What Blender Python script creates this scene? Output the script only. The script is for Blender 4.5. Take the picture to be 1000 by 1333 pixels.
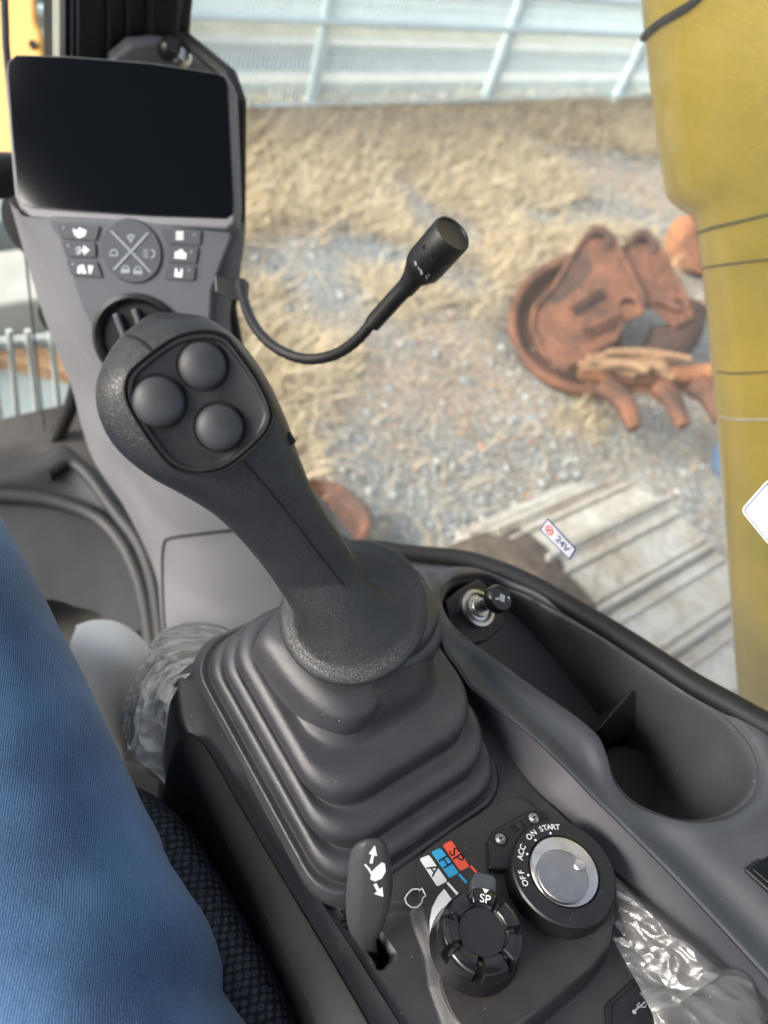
import bpy, bmesh, math, random
import numpy as np
from mathutils import Vector, Matrix, noise
from mathutils.bvhtree import BVHTree

random.seed(7); rng = np.random.default_rng(7)
scene = bpy.context.scene
for o in list(bpy.data.objects): bpy.data.objects.remove(o)
COL = scene.collection

# ------------------------------------------------------------------ camera
# axes: x = to the operator's right, y = cab forward, z = up.  The phone is held 2.6 m above the ground.
CZ = 2.6
FP, CX, CY = 985.0, 500.0, 666.5
def _basis():
    n = np.array([150 - CX, -(1450 - CY), -FP]); dn = n / np.linalg.norm(n)
    Z = -dn; v = np.array([0, 0, -1.]); Y = v - v.dot(Z) * Z; Y /= np.linalg.norm(Y); X = np.cross(Y, Z)
    m = np.array([X, Y, Z]); a = math.radians(-53)
    return np.array([[math.cos(a), -math.sin(a), 0], [math.sin(a), math.cos(a), 0], [0, 0, 1]]) @ m
M = _basis(); CAM = np.array([0, 0, CZ])
cd = bpy.data.cameras.new('camera'); cam = bpy.data.objects.new('camera', cd); COL.objects.link(cam)
mw = Matrix.Identity(4)
for i in range(3):
    for j in range(3): mw[i][j] = M[i][j]
mw[2][3] = CZ
cam.matrix_world = mw
cd.sensor_fit = 'VERTICAL'; cd.sensor_height = 36; cd.sensor_width = 27; cd.lens = FP / 1333 * 36
cd.clip_start = 0.02; cd.clip_end = 400
cd.dof.use_dof = True; cd.dof.focus_distance = 0.43; cd.dof.aperture_fstop = 6.0
scene.camera = cam
# ------------------------------------------------------------------ light: soft bright overcast
W = bpy.data.worlds.new("World"); scene.world = W; W.use_nodes = True
nt = W.node_tree; bg = nt.nodes['Background']
sky = nt.nodes.new('ShaderNodeTexSky'); sky.sky_type = 'NISHITA'; sky.sun_disc = False
SUN_EL, SUN_AZ = math.radians(33), math.radians(-72)     # azimuth measured from +y towards +x
sky.sun_elevation = SUN_EL; sky.sun_rotation = SUN_AZ
sky.air_density = 1.0; sky.dust_density = 5.0; sky.ozone_density = 1.5
hs = nt.nodes.new('ShaderNodeHueSaturation'); hs.inputs['Saturation'].default_value = .55; nt.links.new(sky.outputs[0], hs.inputs['Color']); nt.links.new(hs.outputs[0], bg.inputs[0]); bg.inputs[1].default_value = 0.15
sl = bpy.data.lights.new('sun', 'SUN'); sun = bpy.data.objects.new('sun', sl); COL.objects.link(sun)
sl.energy = 1.5; sl.angle = math.radians(22); sl.color = (1, .96, .9)
sd = Vector((math.sin(SUN_AZ) * math.cos(SUN_EL), math.cos(SUN_AZ) * math.cos(SUN_EL), math.sin(SUN_EL)))
sun.rotation_euler = sd.to_track_quat('Z', 'Y').to_euler()
scene.view_settings.view_transform = 'Standard'; scene.view_settings.look = 'None'
scene.view_settings.exposure = 1.3; scene.view_settings.gamma = 1.0
scene.render.engine = 'CYCLES'

# ------------------------------------------------------------------ rays: a pixel of the photograph meets a real plane
def ray(x, y): return M @ np.array([(x - CX) / FP, -(y - CY) / FP, -1])
def H(x, y, h): r = ray(x, y); return r * (-h / r[2]) + CAM          # on the level h below the lens
def XP(x, y, w): r = ray(x, y); return r * (w / r[0]) + CAM          # on the vertical plane x = w
def YP(x, y, w): r = ray(x, y); return r * (w / r[1]) + CAM
def D(x, y, d): return ray(x, y) * d + CAM
def PX(p):
    q = M.T @ (np.array(p, float) - CAM); return np.array([CX - q[0] / q[2] * FP, CY + q[1] / q[2] * FP])
def sstep(t): t = np.clip(t, 0, 1); return t * t * (3 - 2 * t)
def nrm(v): v = np.array(v, float); return v / np.linalg.norm(v)

# ------------------------------------------------------------------ materials
MATS = {}
def mat(name, col, rough=.5, metal=0., bump=0., bscale=400., var=0., vscale=30., kind='noise', col2=None, coat=0., spec=.5, island=None, uv=False, detail=3.):
    m = bpy.data.materials.new(name); m.use_nodes = True; n = m.node_tree; L = n.links
    b = n.nodes['Principled BSDF']; b.inputs['Base Color'].default_value = (*col, 1)
    b.inputs['Roughness'].default_value = rough; b.inputs['Metallic'].default_value = metal
    b.inputs['Specular IOR Level'].default_value = spec; b.inputs['Coat Weight'].default_value = coat
    tc = n.nodes.new('ShaderNodeTexCoord'); src = tc.outputs['UV' if uv else 'Object']
    if var > 0 or col2:
        t = n.nodes.new('ShaderNodeTexNoise'); t.inputs['Scale'].default_value = vscale; t.inputs['Detail'].default_value = 6
        t.inputs['Roughness'].default_value = .65; L.new(src, t.inputs['Vector'])
        r = n.nodes.new('ShaderNodeValToRGB'); r.color_ramp.elements[0].position = .35; r.color_ramp.elements[1].position = .68
        c2 = col2 or tuple(min(1, c * (1 + var)) for c in col); c1 = col if col2 else tuple(c * (1 - var) for c in col)
        r.color_ramp.elements[0].color = (*c1, 1); r.color_ramp.elements[1].color = (*c2, 1)
        L.new(t.outputs[0], r.inputs[0]); L.new(r.outputs[0], b.inputs['Base Color'])
        mr = n.nodes.new('ShaderNodeMapRange'); mr.inputs['To Min'].default_value = max(0, rough - .08); mr.inputs['To Max'].default_value = min(1, rough + .1)
        L.new(t.outputs[0], mr.inputs[0]); L.new(mr.outputs[0], b.inputs['Roughness'])
    if island:
        g = n.nodes.new('ShaderNodeNewGeometry'); r = n.nodes.new('ShaderNodeValToRGB'); e = r.color_ramp.elements
        while len(e) < len(island): e.new(.5)
        for i, c in enumerate(island): e[i].position = i / (len(island) - 1); e[i].color = (*c, 1)
        L.new(g.outputs['Random Per Island'], r.inputs[0]); L.new(r.outputs[0], b.inputs['Base Color'])
    if bump > 0:
        if kind == 'leather':
            t = n.nodes.new('ShaderNodeTexVoronoi'); t.feature = 'DISTANCE_TO_EDGE'; t.inputs['Scale'].default_value = bscale
            dn = n.nodes.new('ShaderNodeTexNoise'); dn.inputs['Scale'].default_value = bscale * .7; L.new(src, dn.inputs['Vector'])
            mx = n.nodes.new('ShaderNodeMixRGB'); mx.blend_type = 'LINEAR_LIGHT'; mx.inputs[0].default_value = 1.2 / bscale
            L.new(src, mx.inputs[1]); L.new(dn.outputs['Color'], mx.inputs[2]); L.new(mx.outputs[0], t.inputs['Vector'])
            r = n.nodes.new('ShaderNodeValToRGB'); r.color_ramp.elements[1].position = .16; r.color_ramp.interpolation = 'EASE'
            L.new(t.outputs['Distance'], r.inputs[0]); out = r.outputs[0]
        else:
            t = n.nodes.new('ShaderNodeTexNoise'); t.inputs['Scale'].default_value = bscale; t.inputs['Detail'].default_value = detail
            L.new(src, t.inputs['Vector']); out = t.outputs[0]
        bn = n.nodes.new('ShaderNodeBump'); bn.inputs['Strength'].default_value = bump; bn.inputs['Distance'].default_value = .6 / bscale if kind != 'leather' else .16 / bscale
        L.new(out, bn.inputs['Height']); L.new(bn.outputs[0], b.inputs['Normal'])
    MATS[name] = m; return m
mat('grip_rubber', (.025, .027, .03), .35, bump=.5, bscale=620, kind='leather', var=.15, vscale=60)
mat('grip_plastic', (.016, .017, .018), .36, bump=.35, bscale=2600, var=.12, vscale=25)
mat('face_plate', (.018, .019, .022), .4, bump=.25, bscale=3000, var=.25, vscale=90)
mat('button_rubber', (.042, .044, .05), .48, bump=.2, bscale=3000, var=.1, vscale=80)
mat('collar_rubber', (.015, .015, .017), .3, bump=.4, bscale=430, kind='leather')
mat('boot_rubber', (.036, .035, .041), .36, bump=.9, bscale=2000, spec=.8, var=.18, vscale=40, detail=2)
mat('pod_plastic', (.028, .027, .03), .36, bump=.9, bscale=2000, spec=.7, var=.2, vscale=35, detail=2)
mat('side_plastic', (.026, .027, .028), .38, bump=.3, bscale=2500, var=.12, vscale=25)
mat('deck_plastic', (.05, .055, .064), .4, bump=.6, bscale=2500, var=.1, vscale=18)
mat('strip_plastic', (.05, .048, .058), .45, bump=.25, bscale=2500, var=.1, vscale=15)
mat('legend_panel', (.028, .025, .024), .48, bump=.15, bscale=3000, var=.2, vscale=50)
mat('lever_grey', (.045, .047, .047), .5, bump=.3, bscale=2500, var=.1, vscale=30)
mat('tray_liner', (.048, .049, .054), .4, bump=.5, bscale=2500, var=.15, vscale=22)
mat('rail_plastic', (.014, .015, .015), .5, bump=.6, bscale=2500, var=.12, vscale=25, spec=.28)
mat('disc_metal', (.36, .36, .375), .42, metal=1, bump=.1, bscale=900, var=.1, vscale=120)
mat('gloss_black', (.008, .008, .009), .2, coat=.3, bump=.05, bscale=500, var=.2, vscale=100)
mat('satin_black', (.011, .011, .012), .33, bump=.2, bscale=2600, var=.2, vscale=120)
mat('void_black', (.003, .003, .003), .8)
mat('seal_rubber', (.006, .006, .007), .6, bump=.2, bscale=900)
mat('brushed_metal', (.62, .61, .58), .28, metal=1, bump=.1, bscale=900, var=.12, vscale=60)
mat('zinc', (.66, .64, .63), .34, metal=1, bump=.1, bscale=700, var=.15, vscale=90)
mat('print_white', (.75, .77, .78), .5)
mat('print_red', (.72, .09, .05), .5); mat('print_blue', (.03, .33, .62), .5); mat('print_grey', (.3, .33, .36), .6)
mat('column_grey', (.14, .14, .153), .55, bump=.2, bscale=1500, var=.06, vscale=8)
mat('column_face', (.085, .093, .108), .5, bump=.2, bscale=1800, var=.06, vscale=10)
mat('button_grey', (.06, .067, .08), .5, bump=.15, bscale=1800)
mat('screen_glass', (.003, .004, .006), .08, spec=.3)
mat('floor_mat', (.034, .035, .039), .65, bump=.5, bscale=900, var=.2, vscale=12)
mat('floor_rib', (.022, .022, .025), .55, bump=.4, bscale=900, var=.2, vscale=12)
mat('dusty_floor', (.075, .068, .062), .8, bump=.4, bscale=300, var=.3, vscale=14)
mat('mic_black', (.01, .01, .011), .38, bump=.3, bscale=1600, var=.2, vscale=80)
mat('boom_paint', (.27, .215, .012), .32, bump=.4, bscale=260, col2=(.46, .31, .02), vscale=3.4, coat=.6)
mat('boom_seam', (.1, .08, .02), .6)
mat('orange_paint', (.62, .33, .05), .5, bump=.2, bscale=80, col2=(.5, .28, .07), vscale=6)
mat('white_cloth', (.88, .87, .86), .7, bump=.1, bscale=300)
mat('skin', (.5, .32, .24), .6)
mat('shoe', (.05, .05, .055), .6, bump=.4, bscale=300)
mat('rust', (.05, .024, .015), .72, bump=.9, bscale=30, col2=(.22, .085, .04), vscale=4)
mat('rust_bright', (.13, .05, .022), .8, bump=.8, bscale=40, col2=(.38, .16, .065), vscale=6)
mat('rust_dark', (.06, .03, .022), .85, bump=.8, bscale=30, var=.4, vscale=8)
mat('dead_wood', (.36, .23, .12), .9, bump=.8, bscale=60, col2=(.22, .12, .07), vscale=25)
mat('track_steel', (.36, .31, .24), .7, bump=.7, bscale=25, col2=(.52, .53, .49), vscale=5)
mat('track_mud', (.07, .052, .038), .95, bump=1, bscale=30, var=.4, vscale=20)
mat('fence_paint', (.62, .74, .75), .45, var=.08, vscale=5)
mat('blue_plastic', (.12, .24, .42), .5, var=.15, vscale=8)
mat('asphalt', (.13, .16, .18), .9, bump=.5, bscale=80, var=.12, vscale=3)
mat('kerb_concrete', (.42, .42, .38), .85, bump=.4, bscale=60, var=.12, vscale=4)
mat('verge_soil', (.25, .24, .16), .95, bump=.8, bscale=40, var=.3, vscale=5)
mat('pale_concrete', (.26, .31, .31), .85, bump=.4, bscale=60, var=.1, vscale=3)
mat('gravel_stone', (.3, .3, .3), .85, island=[(.14, .165, .175), (.3, .34, .345), (.25, .3, .32), (.46, .48, .46), (.33, .32, .29), (.55, .57, .55)])
mat('straw', (.5, .4, .2), .8, island=[(.55, .44, .25), (.74, .63, .42), (.5, .4, .25), (.84, .76, .57), (.66, .54, .32), (.4, .33, .25)])
_m = MATS['straw']; _n = _m.node_tree; _b = _n.nodes['Principled BSDF']; _c = _b.inputs['Base Color'].links[0].from_socket
_t = _n.nodes.new('ShaderNodeTexNoise'); _t.inputs['Scale'].default_value = 2.2; _t.inputs['Detail'].default_value = 5; _tc = _n.nodes.new('ShaderNodeTexCoord'); _n.links.new(_tc.outputs['Object'], _t.inputs[0])
_r = _n.nodes.new('ShaderNodeValToRGB'); _r.color_ramp.elements[0].position = .36; _r.color_ramp.elements[0].color = (.5, .5, .54, 1); _r.color_ramp.elements[1].position = .62; _r.color_ramp.elements[1].color = (1.05, 1, .92, 1)
_x = _n.nodes.new('ShaderNodeMixRGB'); _x.blend_type = 'MULTIPLY'; _x.inputs[0].default_value = 1; _n.links.new(_c, _x.inputs[1]); _n.links.new(_r.outputs[0], _x.inputs[2]); _n.links.new(_x.outputs[0], _b.inputs['Base Color'])
mat('dry_leaf', (.3, .15, .08), .8, island=[(.34, .17, .1), (.45, .28, .17), (.26, .15, .1)])
mat('sticker_white', (.8, .8, .84), .4); mat('sticker_blue', (.08, .12, .3), .4)
mat('light_bar', (.5, .54, .52), .5); mat('machine_grey', (.3, .31, .27), .7, var=.2, vscale=4)
def dust(name, scale, thr, keep, col, seed=0.):     # sparse pale dust specks lying on a plastic
    n = MATS[name].node_tree; L = n.links; b = n.nodes['Principled BSDF']; k = b.inputs['Base Color'].links; tc = n.nodes.new('ShaderNodeTexCoord')
    mp = n.nodes.new('ShaderNodeMapping'); mp.inputs['Location'].default_value = (seed, seed, seed); L.new(tc.outputs['Object'], mp.inputs[0])
    v = n.nodes.new('ShaderNodeTexVoronoi'); v.inputs['Scale'].default_value = scale; L.new(mp.outputs[0], v.inputs['Vector'])
    lt = n.nodes.new('ShaderNodeMath'); lt.operation = 'LESS_THAN'; lt.inputs[1].default_value = thr * .62; L.new(v.outputs['Distance'], lt.inputs[0])
    sp = n.nodes.new('ShaderNodeSeparateColor'); L.new(v.outputs['Color'], sp.inputs[0])
    gt = n.nodes.new('ShaderNodeMath'); gt.operation = 'GREATER_THAN'; gt.inputs[1].default_value = 1 - (1 - keep) * .6; L.new(sp.outputs[0], gt.inputs[0])
    mu = n.nodes.new('ShaderNodeMath'); mu.operation = 'MULTIPLY'; L.new(lt.outputs[0], mu.inputs[0]); L.new(gt.outputs[0], mu.inputs[1])
    mx = n.nodes.new('ShaderNodeMixRGB'); L.new(mu.outputs[0], mx.inputs[0]); mx.inputs[2].default_value = (*[c * .75 for c in col], 1)
    if k: L.new(k[0].from_socket, mx.inputs[1])
    else: mx.inputs[1].default_value = b.inputs['Base Color'].default_value
    L.new(mx.outputs[0], b.inputs['Base Color'])
for _a in (('boot_rubber', 170, .13, .78, (.3, .29, .27)), ('boot_rubber', 420, .16, .8, (.16, .155, .15), 3.), ('pod_plastic', 190, .13, .7, (.32, .31, .29)), ('pod_plastic', 500, .16, .75, (.14, .135, .13), 2.), ('legend_panel', 210, .13, .7, (.3, .29, .27)),
           ('legend_panel', 520, .17, .7, (.13, .12, .115), 2.), ('tray_liner', 130, .14, .8, (.25, .24, .23)), ('deck_plastic', 160, .1, .85, (.25, .25, .25)), ('satin_black', 260, .12, .8, (.2, .2, .2)), ('gloss_black', 300, .1, .85, (.2, .2, .2)), ('screen_glass', 90, .05, .8, (.2, .2, .22)), ('face_plate', 260, .1, .85, (.12, .12, .12))): dust(*_a)
def ground_mat():
    m = bpy.data.materials.new('yard_soil'); m.use_nodes = True; n = m.node_tree; L = n.links; b = n.nodes['Principled BSDF']; b.inputs['Roughness'].default_value = .95
    tc = n.nodes.new('ShaderNodeTexCoord')
    a = n.nodes.new('ShaderNodeTexNoise'); a.inputs['Scale'].default_value = .8; a.inputs['Detail'].default_value = 8; L.new(tc.outputs['Object'], a.inputs[0])
    c = n.nodes.new('ShaderNodeTexNoise'); c.inputs['Scale'].default_value = 35; c.inputs['Detail'].default_value = 6; L.new(tc.outputs['Object'], c.inputs[0])
    r1 = n.nodes.new('ShaderNodeValToRGB'); e = r1.color_ramp.elements; e[0].position = .4; e[1].position = .6; e[0].color = (.2, .23, .235, 1); e[1].color = (.33, .27, .2, 1)
    L.new(a.outputs[0], r1.inputs[0]); r2 = n.nodes.new('ShaderNodeValToRGB'); r2.color_ramp.elements[0].color = (.55, .55, .55, 1); r2.color_ramp.elements[1].color = (1.4, 1.4, 1.4, 1)
    r2.color_ramp.elements[0].position = .3; r2.color_ramp.elements[1].position = .7
    L.new(c.outputs[0], r2.inputs[0]); mx = n.nodes.new('ShaderNodeMixRGB'); mx.blend_type = 'MULTIPLY'; mx.inputs[0].default_value = 1
    L.new(r1.outputs[0], mx.inputs[1]); L.new(r2.outputs[0], mx.inputs[2]); L.new(mx.outputs[0], b.inputs['Base Color'])
    bn = n.nodes.new('ShaderNodeBump'); bn.inputs['Distance'].default_value = .02; L.new(c.outputs[0], bn.inputs['Height']); L.new(bn.outputs[0], b.inputs['Normal']); MATS['yard_soil'] = m
ground_mat()
def denim_mat():
    m = bpy.data.materials.new('denim'); m.use_nodes = True; n = m.node_tree; L = n.links; b = n.nodes['Principled BSDF']
    b.inputs['Roughness'].default_value = .85; b.inputs['Sheen Weight'].default_value = .35; b.inputs['Sheen Roughness'].default_value = .5
    tc = n.nodes.new('ShaderNodeTexCoord')
    mp = n.nodes.new('ShaderNodeMapping'); mp.inputs['Rotation'].default_value = (0, 0, math.radians(28)); L.new(tc.outputs['UV'], mp.inputs[0])
    w = n.nodes.new('ShaderNodeTexWave'); w.inputs['Scale'].default_value = 265; w.inputs['Distortion'].default_value = 1.2; w.inputs['Detail'].default_value = 2; w.inputs['Detail Scale'].default_value = 2.5
    L.new(mp.outputs[0], w.inputs[0])
    mp2 = n.nodes.new('ShaderNodeMapping'); mp2.inputs['Scale'].default_value = (500, 2600, 1); L.new(tc.outputs['UV'], mp2.inputs[0])
    sn = n.nodes.new('ShaderNodeTexNoise'); sn.inputs['Scale'].default_value = 1; sn.inputs['Detail'].default_value = 2; L.new(mp2.outputs[0], sn.inputs[0])
    big = n.nodes.new('ShaderNodeTexNoise'); big.inputs['Scale'].default_value = 14; big.inputs['Detail'].default_value = 5; L.new(tc.outputs['UV'], big.inputs[0])
    a = n.nodes.new('ShaderNodeMath'); a.operation = 'MULTIPLY'; L.new(w.outputs['Fac'], a.inputs[0]); L.new(sn.outputs[0], a.inputs[1])
    a2 = n.nodes.new('ShaderNodeMath'); a2.operation = 'MULTIPLY_ADD'; a2.inputs[1].default_value = 1.1; L.new(a.outputs[0], a2.inputs[0])
    bb = n.nodes.new('ShaderNodeMath'); bb.operation = 'MULTIPLY_ADD'; bb.inputs[1].default_value = 1.1; bb.inputs[2].default_value = -.5; L.new(big.outputs[0], bb.inputs[0]); L.new(bb.outputs[0], a2.inputs[2])
    r = n.nodes.new('ShaderNodeValToRGB'); e = r.color_ramp.elements; e[0].position = .05; e[0].color = (.006, .026, .085, 1); e[1].position = .66; e[1].color = (.115, .27, .49, 1)
    L.new(a2.outputs[0], r.inputs[0]); L.new(r.outputs[0], b.inputs['Base Color'])
    bn = n.nodes.new('ShaderNodeBump'); bn.inputs['Strength'].default_value = .6; bn.inputs['Distance'].default_value = .0004; L.new(a.outputs[0], bn.inputs['Height']); L.new(bn.outputs[0], b.inputs['Normal'])
    MATS['denim'] = m
denim_mat()
def seat_mat():
    m = bpy.data.materials.new('seat_weave'); m.use_nodes = True; n = m.node_tree; L = n.links; b = n.nodes['Principled BSDF']; b.inputs['Roughness'].default_value = .7
    tc = n.nodes.new('ShaderNodeTexCoord'); mp = n.nodes.new('ShaderNodeMapping'); mp.inputs['Scale'].default_value = (250, 190, 1); mp.inputs['Rotation'].default_value = (0, 0, .5); L.new(tc.outputs['UV'], mp.inputs[0])
    v = n.nodes.new('ShaderNodeTexVoronoi'); v.inputs['Scale'].default_value = 1; v.inputs['Randomness'].default_value = .25; L.new(mp.outputs[0], v.inputs[0])
    r = n.nodes.new('ShaderNodeValToRGB'); e = r.color_ramp.elements; e[0].position = .08; e[0].color = (.004, .004, .006, 1); e[1].position = .5; e[1].color = (.004, .005, .007, 1)
    k = e.new(.2); k.color = (.07, .076, .105, 1); k2 = e.new(.38); k2.color = (.03, .034, .048, 1)
    L.new(v.outputs['Distance'], r.inputs[0]); L.new(r.outputs[0], b.inputs['Base Color'])
    bn = n.nodes.new('ShaderNodeBump'); bn.inputs['Strength'].default_value = 1; bn.inputs['Distance'].default_value = .003; L.new(r.outputs[0], bn.inputs['Height']); L.new(bn.outputs[0], b.inputs['Normal'])
    MATS['seat_weave'] = m
seat_mat()
def clear_mat(name, tint, gloss, frost, rough=.05, bump=0., dcol=(.7, .7, .68)):
    m = bpy.data.materials.new(name); m.use_nodes = True; n = m.node_tree; L = n.links; n.nodes.remove(n.nodes['Principled BSDF']); out = n.nodes['Material Output']
    t = n.nodes.new('ShaderNodeBsdfTransparent'); t.inputs[0].default_value = (*tint, 1)
    g = n.nodes.new('ShaderNodeBsdfGlossy'); g.inputs['Roughness'].default_value = rough
    d = n.nodes.new('ShaderNodeBsdfDiffuse'); d.inputs[0].default_value = (*dcol, 1)
    f = n.nodes.new('ShaderNodeLayerWeight'); pw = n.nodes.new('ShaderNodeMath'); pw.operation = 'POWER'; pw.inputs[1].default_value = 5; L.new(f.outputs['Facing'], pw.inputs[0])
    sc = n.nodes.new('ShaderNodeMath'); sc.operation = 'MULTIPLY_ADD'; sc.inputs[1].default_value = .96; sc.inputs[2].default_value = .04; L.new(pw.outputs[0], sc.inputs[0])
    mul = n.nodes.new('ShaderNodeMath'); mul.operation = 'MULTIPLY'; mul.inputs[1].default_value = gloss; mul.use_clamp = True; L.new(sc.outputs[0], mul.inputs[0])
    m1 = n.nodes.new('ShaderNodeMixShader'); m1.inputs[0].default_value = frost; L.new(t.outputs[0], m1.inputs[1]); L.new(d.outputs[0], m1.inputs[2])
    m2 = n.nodes.new('ShaderNodeMixShader'); L.new(mul.outputs[0], m2.inputs[0]); L.new(m1.outputs[0], m2.inputs[1]); L.new(g.outputs[0], m2.inputs[2]); L.new(m2.outputs[0], out.inputs[0])
    if bump:
        tc = n.nodes.new('ShaderNodeTexCoord'); tx = n.nodes.new('ShaderNodeTexNoise'); tx.inputs['Scale'].default_value = 120; tx.inputs['Detail'].default_value = 5; L.new(tc.outputs['Object'], tx.inputs[0])
        bn = n.nodes.new('ShaderNodeBump'); bn.inputs['Strength'].default_value = bump; bn.inputs['Distance'].default_value = .004; L.new(tx.outputs[0], bn.inputs['Height']); L.new(bn.outputs[0], g.inputs['Normal']); L.new(bn.outputs[0], f.inputs['Normal'])
    MATS[name] = m
clear_mat('window_glass', (.97, .985, .97), .6, .06)
clear_mat('bag_film', (.94, .92, .88), 2.6, .42, .2, .4, (.88, .85, .78))
clear_mat('wrap_film', (.8, .8, .79), 1.9, .24, .26, .25, (.4, .4, .4))

# ------------------------------------------------------------------ object helpers
ORG = {}
def thing(name, label, cat, loc, group=None):
    o = bpy.data.objects.new(name, None); o.empty_display_size = .02; COL.objects.link(o); o.location = Vector(loc); ORG[o.name] = np.array(loc, float)
    o['label'] = label; o['category'] = cat
    if group: o['group'] = group
    return o
def tag(o, label=None, cat=None, group=None, kind=None):
    for k, v in (('label', label), ('category', cat), ('group', group), ('kind', kind)):
        if v: o[k] = v
    return o
def mesh(name, V, F, m, parent=None, smooth=True, uv=None, label=None, kind=None, bevel=0, seg=2):
    V = np.array(V, float); org = ORG.get(parent.name, np.zeros(3)) if parent else np.zeros(3)
    me = bpy.data.meshes.new(name); me.from_pydata((V - org).tolist(), [], [list(f) for f in F] if not isinstance(F, np.ndarray) else F.tolist())
    if uv is not None:
        u = me.uv_layers.new(name='UVMap'); li = np.empty(len(me.loops), np.int32); me.loops.foreach_get('vertex_index', li)
        u.data.foreach_set('uv', np.array(uv, np.float32)[li].ravel())
    if not isinstance(F, np.ndarray) and len(V) < 60000 and kind != 'stuff':
        bmx = bmesh.new(); bmx.from_mesh(me); bmesh.ops.recalc_face_normals(bmx, faces=bmx.faces[:]); bmx.to_mesh(me); bmx.free()
    me.materials.append(MATS[m]); o = bpy.data.objects.new(name, me); COL.objects.link(o)
    if smooth:
        me.shade_smooth()
        if len(V) < 60000: me.set_sharp_from_angle(angle=math.radians(42))
    if parent: o.parent = parent
    ORG[o.name] = org
    if bevel:
        b = o.modifiers.new('bevel', 'BEVEL'); b.width = bevel; b.segments = seg; b.limit_method = 'ANGLE'; b.angle_limit = math.radians(35); b.harden_normals = True
    if label: o['label'] = label
    if kind: o['kind'] = kind
    return o
def join(parts):
    V = []; F = []; k = 0
    for v, f in parts:
        V.append(np.array(v)); F += [[i + k for i in q] for q in f]; k += len(v)
    return np.vstack(V), F
def loft(R, cap0=True, cap1=True, closed=False):
    n = len(R[0]); V = np.vstack(R); F = []
    for i in range(len(R) - (0 if closed else 1)):
        a = i * n; b = ((i + 1) % len(R)) * n
        for j in range(n): k = (j + 1) % n; F.append([a + j, a + k, b + k, b + j])
    if not closed:
        if cap0: F.append(list(range(n))[::-1])
        if cap1: F.append([(len(R) - 1) * n + j for j in range(n)])
    return V, F
def frame(t, up=None):
    t = nrm(t); u = np.array(up if up is not None else (0, 0, 1.)); u = u - u.dot(t) * t
    if np.linalg.norm(u) < 1e-3: u = np.array([1., 0, 0]); u = u - u.dot(t) * t
    u = nrm(u); return np.cross(u, t), u       # side, up
def tube(P, r, n=12, cap=True, up=None):
    P = np.array(P, float); r = np.full(len(P), r) if np.isscalar(r) else np.array(r); R = []
    T = np.gradient(P, axis=0); s, u = frame(T[0], up)
    for i in range(len(P)):
        t = nrm(T[i]); u = nrm(u - u.dot(t) * t); s = np.cross(u, t)
        R.append([P[i] + r[i] * (math.cos(a) * s + math.sin(a) * u) for a in np.linspace(0, 2 * math.pi, n, endpoint=False)])
    return loft(R, cap, cap)
def cyl(c, ax, prof, n=40):          # lathe: prof = (radius, height along ax)
    prof = list(prof)
    if prof[-1][0] == 0: (r1, h1), (r0, h0) = prof[-2:]; prof.insert(-1, (r1 * .95, h0 + (h1 - h0) * .08))
    s, u = frame(ax, (0, 1, .2)); ax = nrm(ax); c = np.array(c)
    R = [[c + ax * h + max(r, 1e-5) * (math.cos(a) * s + math.sin(a) * u) for a in np.linspace(0, 2 * math.pi, n, endpoint=False)] for r, h in prof]
    return loft(R)
def cr(P, n, closed=False):          # Catmull-Rom through P, n samples
    P = [np.array(p, float) for p in P]; m = len(P)
    Q = [P[-1]] + P + [P[0], P[1]] if closed else [2 * P[0] - P[1]] + P + [2 * P[-1] - P[-2]]
    segs = m if closed else m - 1; out = []
    for k in range(n):
        t = k / (n if closed else n - 1) * segs; i = min(int(t), segs - 1); t -= i; a, b, c, d = Q[i:i + 4]
        out.append(.5 * (2 * b + (c - a) * t + (2 * a - 5 * b + 4 * c - d) * t * t + (3 * b - a - 3 * c + d) * t ** 3))
    return np.array(out)
def patch(curves, n, m, straight=False):  # surface through a family of curves of 3-D points
    C = [cr(c, n) for c in curves]; G = np.array([cr([c[i] for c in C], m) for i in range(n)])
    return grid(G)
def grid(G):
    n, m = G.shape[:2]; V = G.reshape(-1, 3); I = np.arange(n * m).reshape(n, m)
    F = np.stack([I[:-1, :-1], I[1:, :-1], I[1:, 1:], I[:-1, 1:]], -1).reshape(-1, 4)
    du = np.r_[0, np.cumsum(np.linalg.norm(np.diff(G[:, m // 2], axis=0), axis=1))]; dv = np.r_[0, np.cumsum(np.linalg.norm(np.diff(G[n // 2], axis=0), axis=1))]
    UV = np.stack(np.meshgrid(du, dv, indexing='ij'), -1).reshape(-1, 2)
    return V, F, UV
def slab(P, nrml, th, up=0.):        # outline P extruded th against nrml, raised by up along it
    P = np.array(P, float); nv = nrm(nrml); k = len(P)
    a = P + nv * up; b = a - nv * th
    area = sum(np.dot(np.cross(P[i] - P[0], P[(i + 1) % k] - P[0]), nv) for i in range(k))
    F = [list(range(k)), list(range(2 * k - 1, k - 1, -1))] + [[i, i + k, (i + 1) % k + k, (i + 1) % k] for i in range(k)]
    if area < 0: F = [f[::-1] for f in F]
    return np.vstack([a, b]), F
def box(c, sx, sy, sz, ax=None):
    c = np.array(c, float); A = np.eye(3) if ax is None else np.array(ax)
    V = [c + A[0] * i * sx / 2 + A[1] * j * sy / 2 + A[2] * k * sz / 2 for i in (-1, 1) for j in (-1, 1) for k in (-1, 1)]
    return V, [[0, 1, 3, 2], [4, 6, 7, 5], [0, 4, 5, 1], [2, 3, 7, 6], [0, 2, 6, 4], [1, 5, 7, 3]]
def bvh(o):
    me = o.data; org = ORG[o.name]
    return BVHTree.FromPolygons([Vector(v.co) + Vector(org) for v in me.vertices], [p.vertices[:] for p in me.polygons])
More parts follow.
